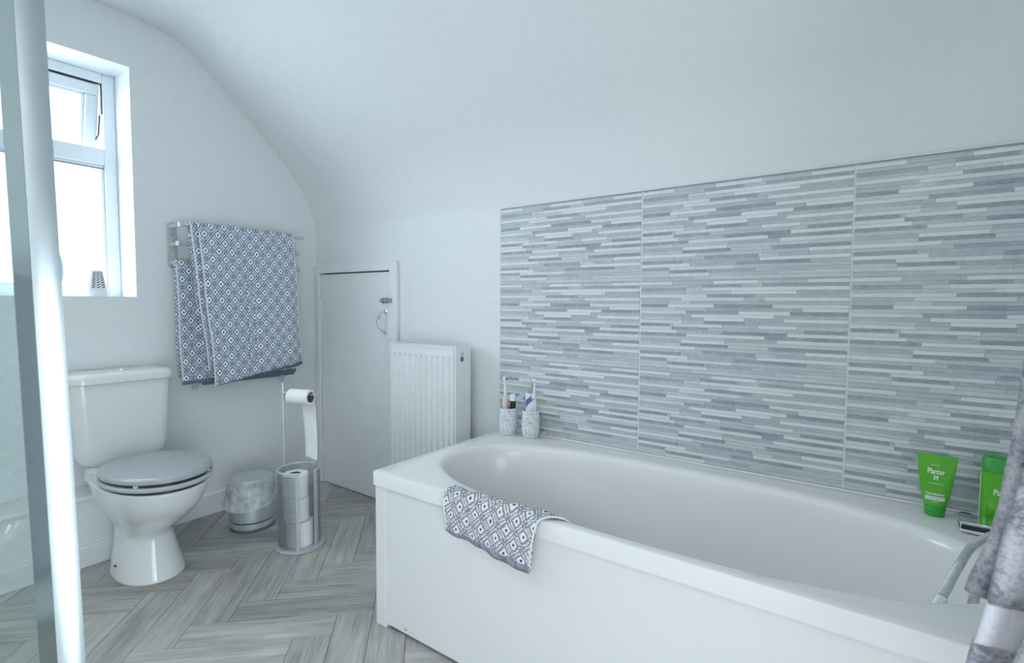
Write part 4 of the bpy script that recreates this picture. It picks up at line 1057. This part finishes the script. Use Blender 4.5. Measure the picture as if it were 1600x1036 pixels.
# patterned towel on the wall behind the camera, seen only as a reflection in the polished profile
mt = root('bath_towel', (-.80, YF+.05, .2), 'dark diamond-pattern towel seen mirrored in the shower door profile', 'towel')
def fM(s_, t):
    z = lerp(1.05, .15, t); x = lerp(-1.15, -.50, s_); return (x, YF+.05+.012*math.sin(s_*14+t*2), z), (x*.9, z)
drape('towel_cloth', M['pat2'], .006, fM, 30, 20, parent=mt)
mr = root('towel_bar', (-.8, YF+.04, 1.05), 'plain chrome towel bar on the wall behind the camera', 'towel rail')
MB().tube([(-1.2, YF+.05, 1.056), (-.45, YF+.05, 1.056)], .008, 12).build('bar', M['chrome'], mr)
for x in (-1.2, -.45): MB().tube([(x, YF, 1.056), (x, YF+.055, 1.056)], .010, 12).build('bracket', M['chrome'], mr)

# ------------------------------------------------------------------ sub-parts: pieces that sit on a part move with that part
def kids(o): return [q for q in bpy.data.objects if q.parent == o]
SUB = {'pull_handle': 'door_leaf', 'bolt': 'door_leaf', 'flush_button': 'cistern_lid', 'seat_bumper': 'seat_ring', 'fixing_hole': 'pan', 'pan_connector': 'waste_pipe',
       'label_panel': 'tube_body', 'print': 'tube_body', 'back_label': 'bottle_body', 'bristles': 'brush_head', 'blue_bristles': 'brush_head',
       'vent_surround': 'side_cover', 'vent_hole': 'side_cover', 'bleed_valve': 'side_cover', 'louvre_slot': 'housing', 'refill_window': 'oval_body',
       'spout_slot': 'spout', 'knob_collar': 'tap_knob', 'spare': ''}
stem_of = lambda o: o.name.split('.')[0]
for rt_ in [o for o in bpy.data.objects if o.type == 'EMPTY' and o.parent is None]:
    ks = kids(rt_)
    for k in ks:
        want = SUB.get(stem_of(k))
        if stem_of(k) == 'lettering': want = 'tube_body' if rt_.name.startswith('conditioner') else 'bottle_body'
        if stem_of(k) == 'screw' and rt_.name.startswith('towel_rail'): want = 'wall_plate'
        if not want: continue
        host = sorted([q for q in ks if stem_of(q) == want], key=lambda q: q.name)
        if host: k.parent = host[0]; k.location = Vector(k.location) - Vector(host[0].location)
for nm in ('pane', 'glazing_bead'):
    c_ = sorted([q for q in kids(win) if stem_of(q) == nm], key=lambda q: q.name)
    if len(c_) > 1: c_[-1].parent = sash; c_[-1].location = Vector(c_[-1].location) - Vector(sash.location)
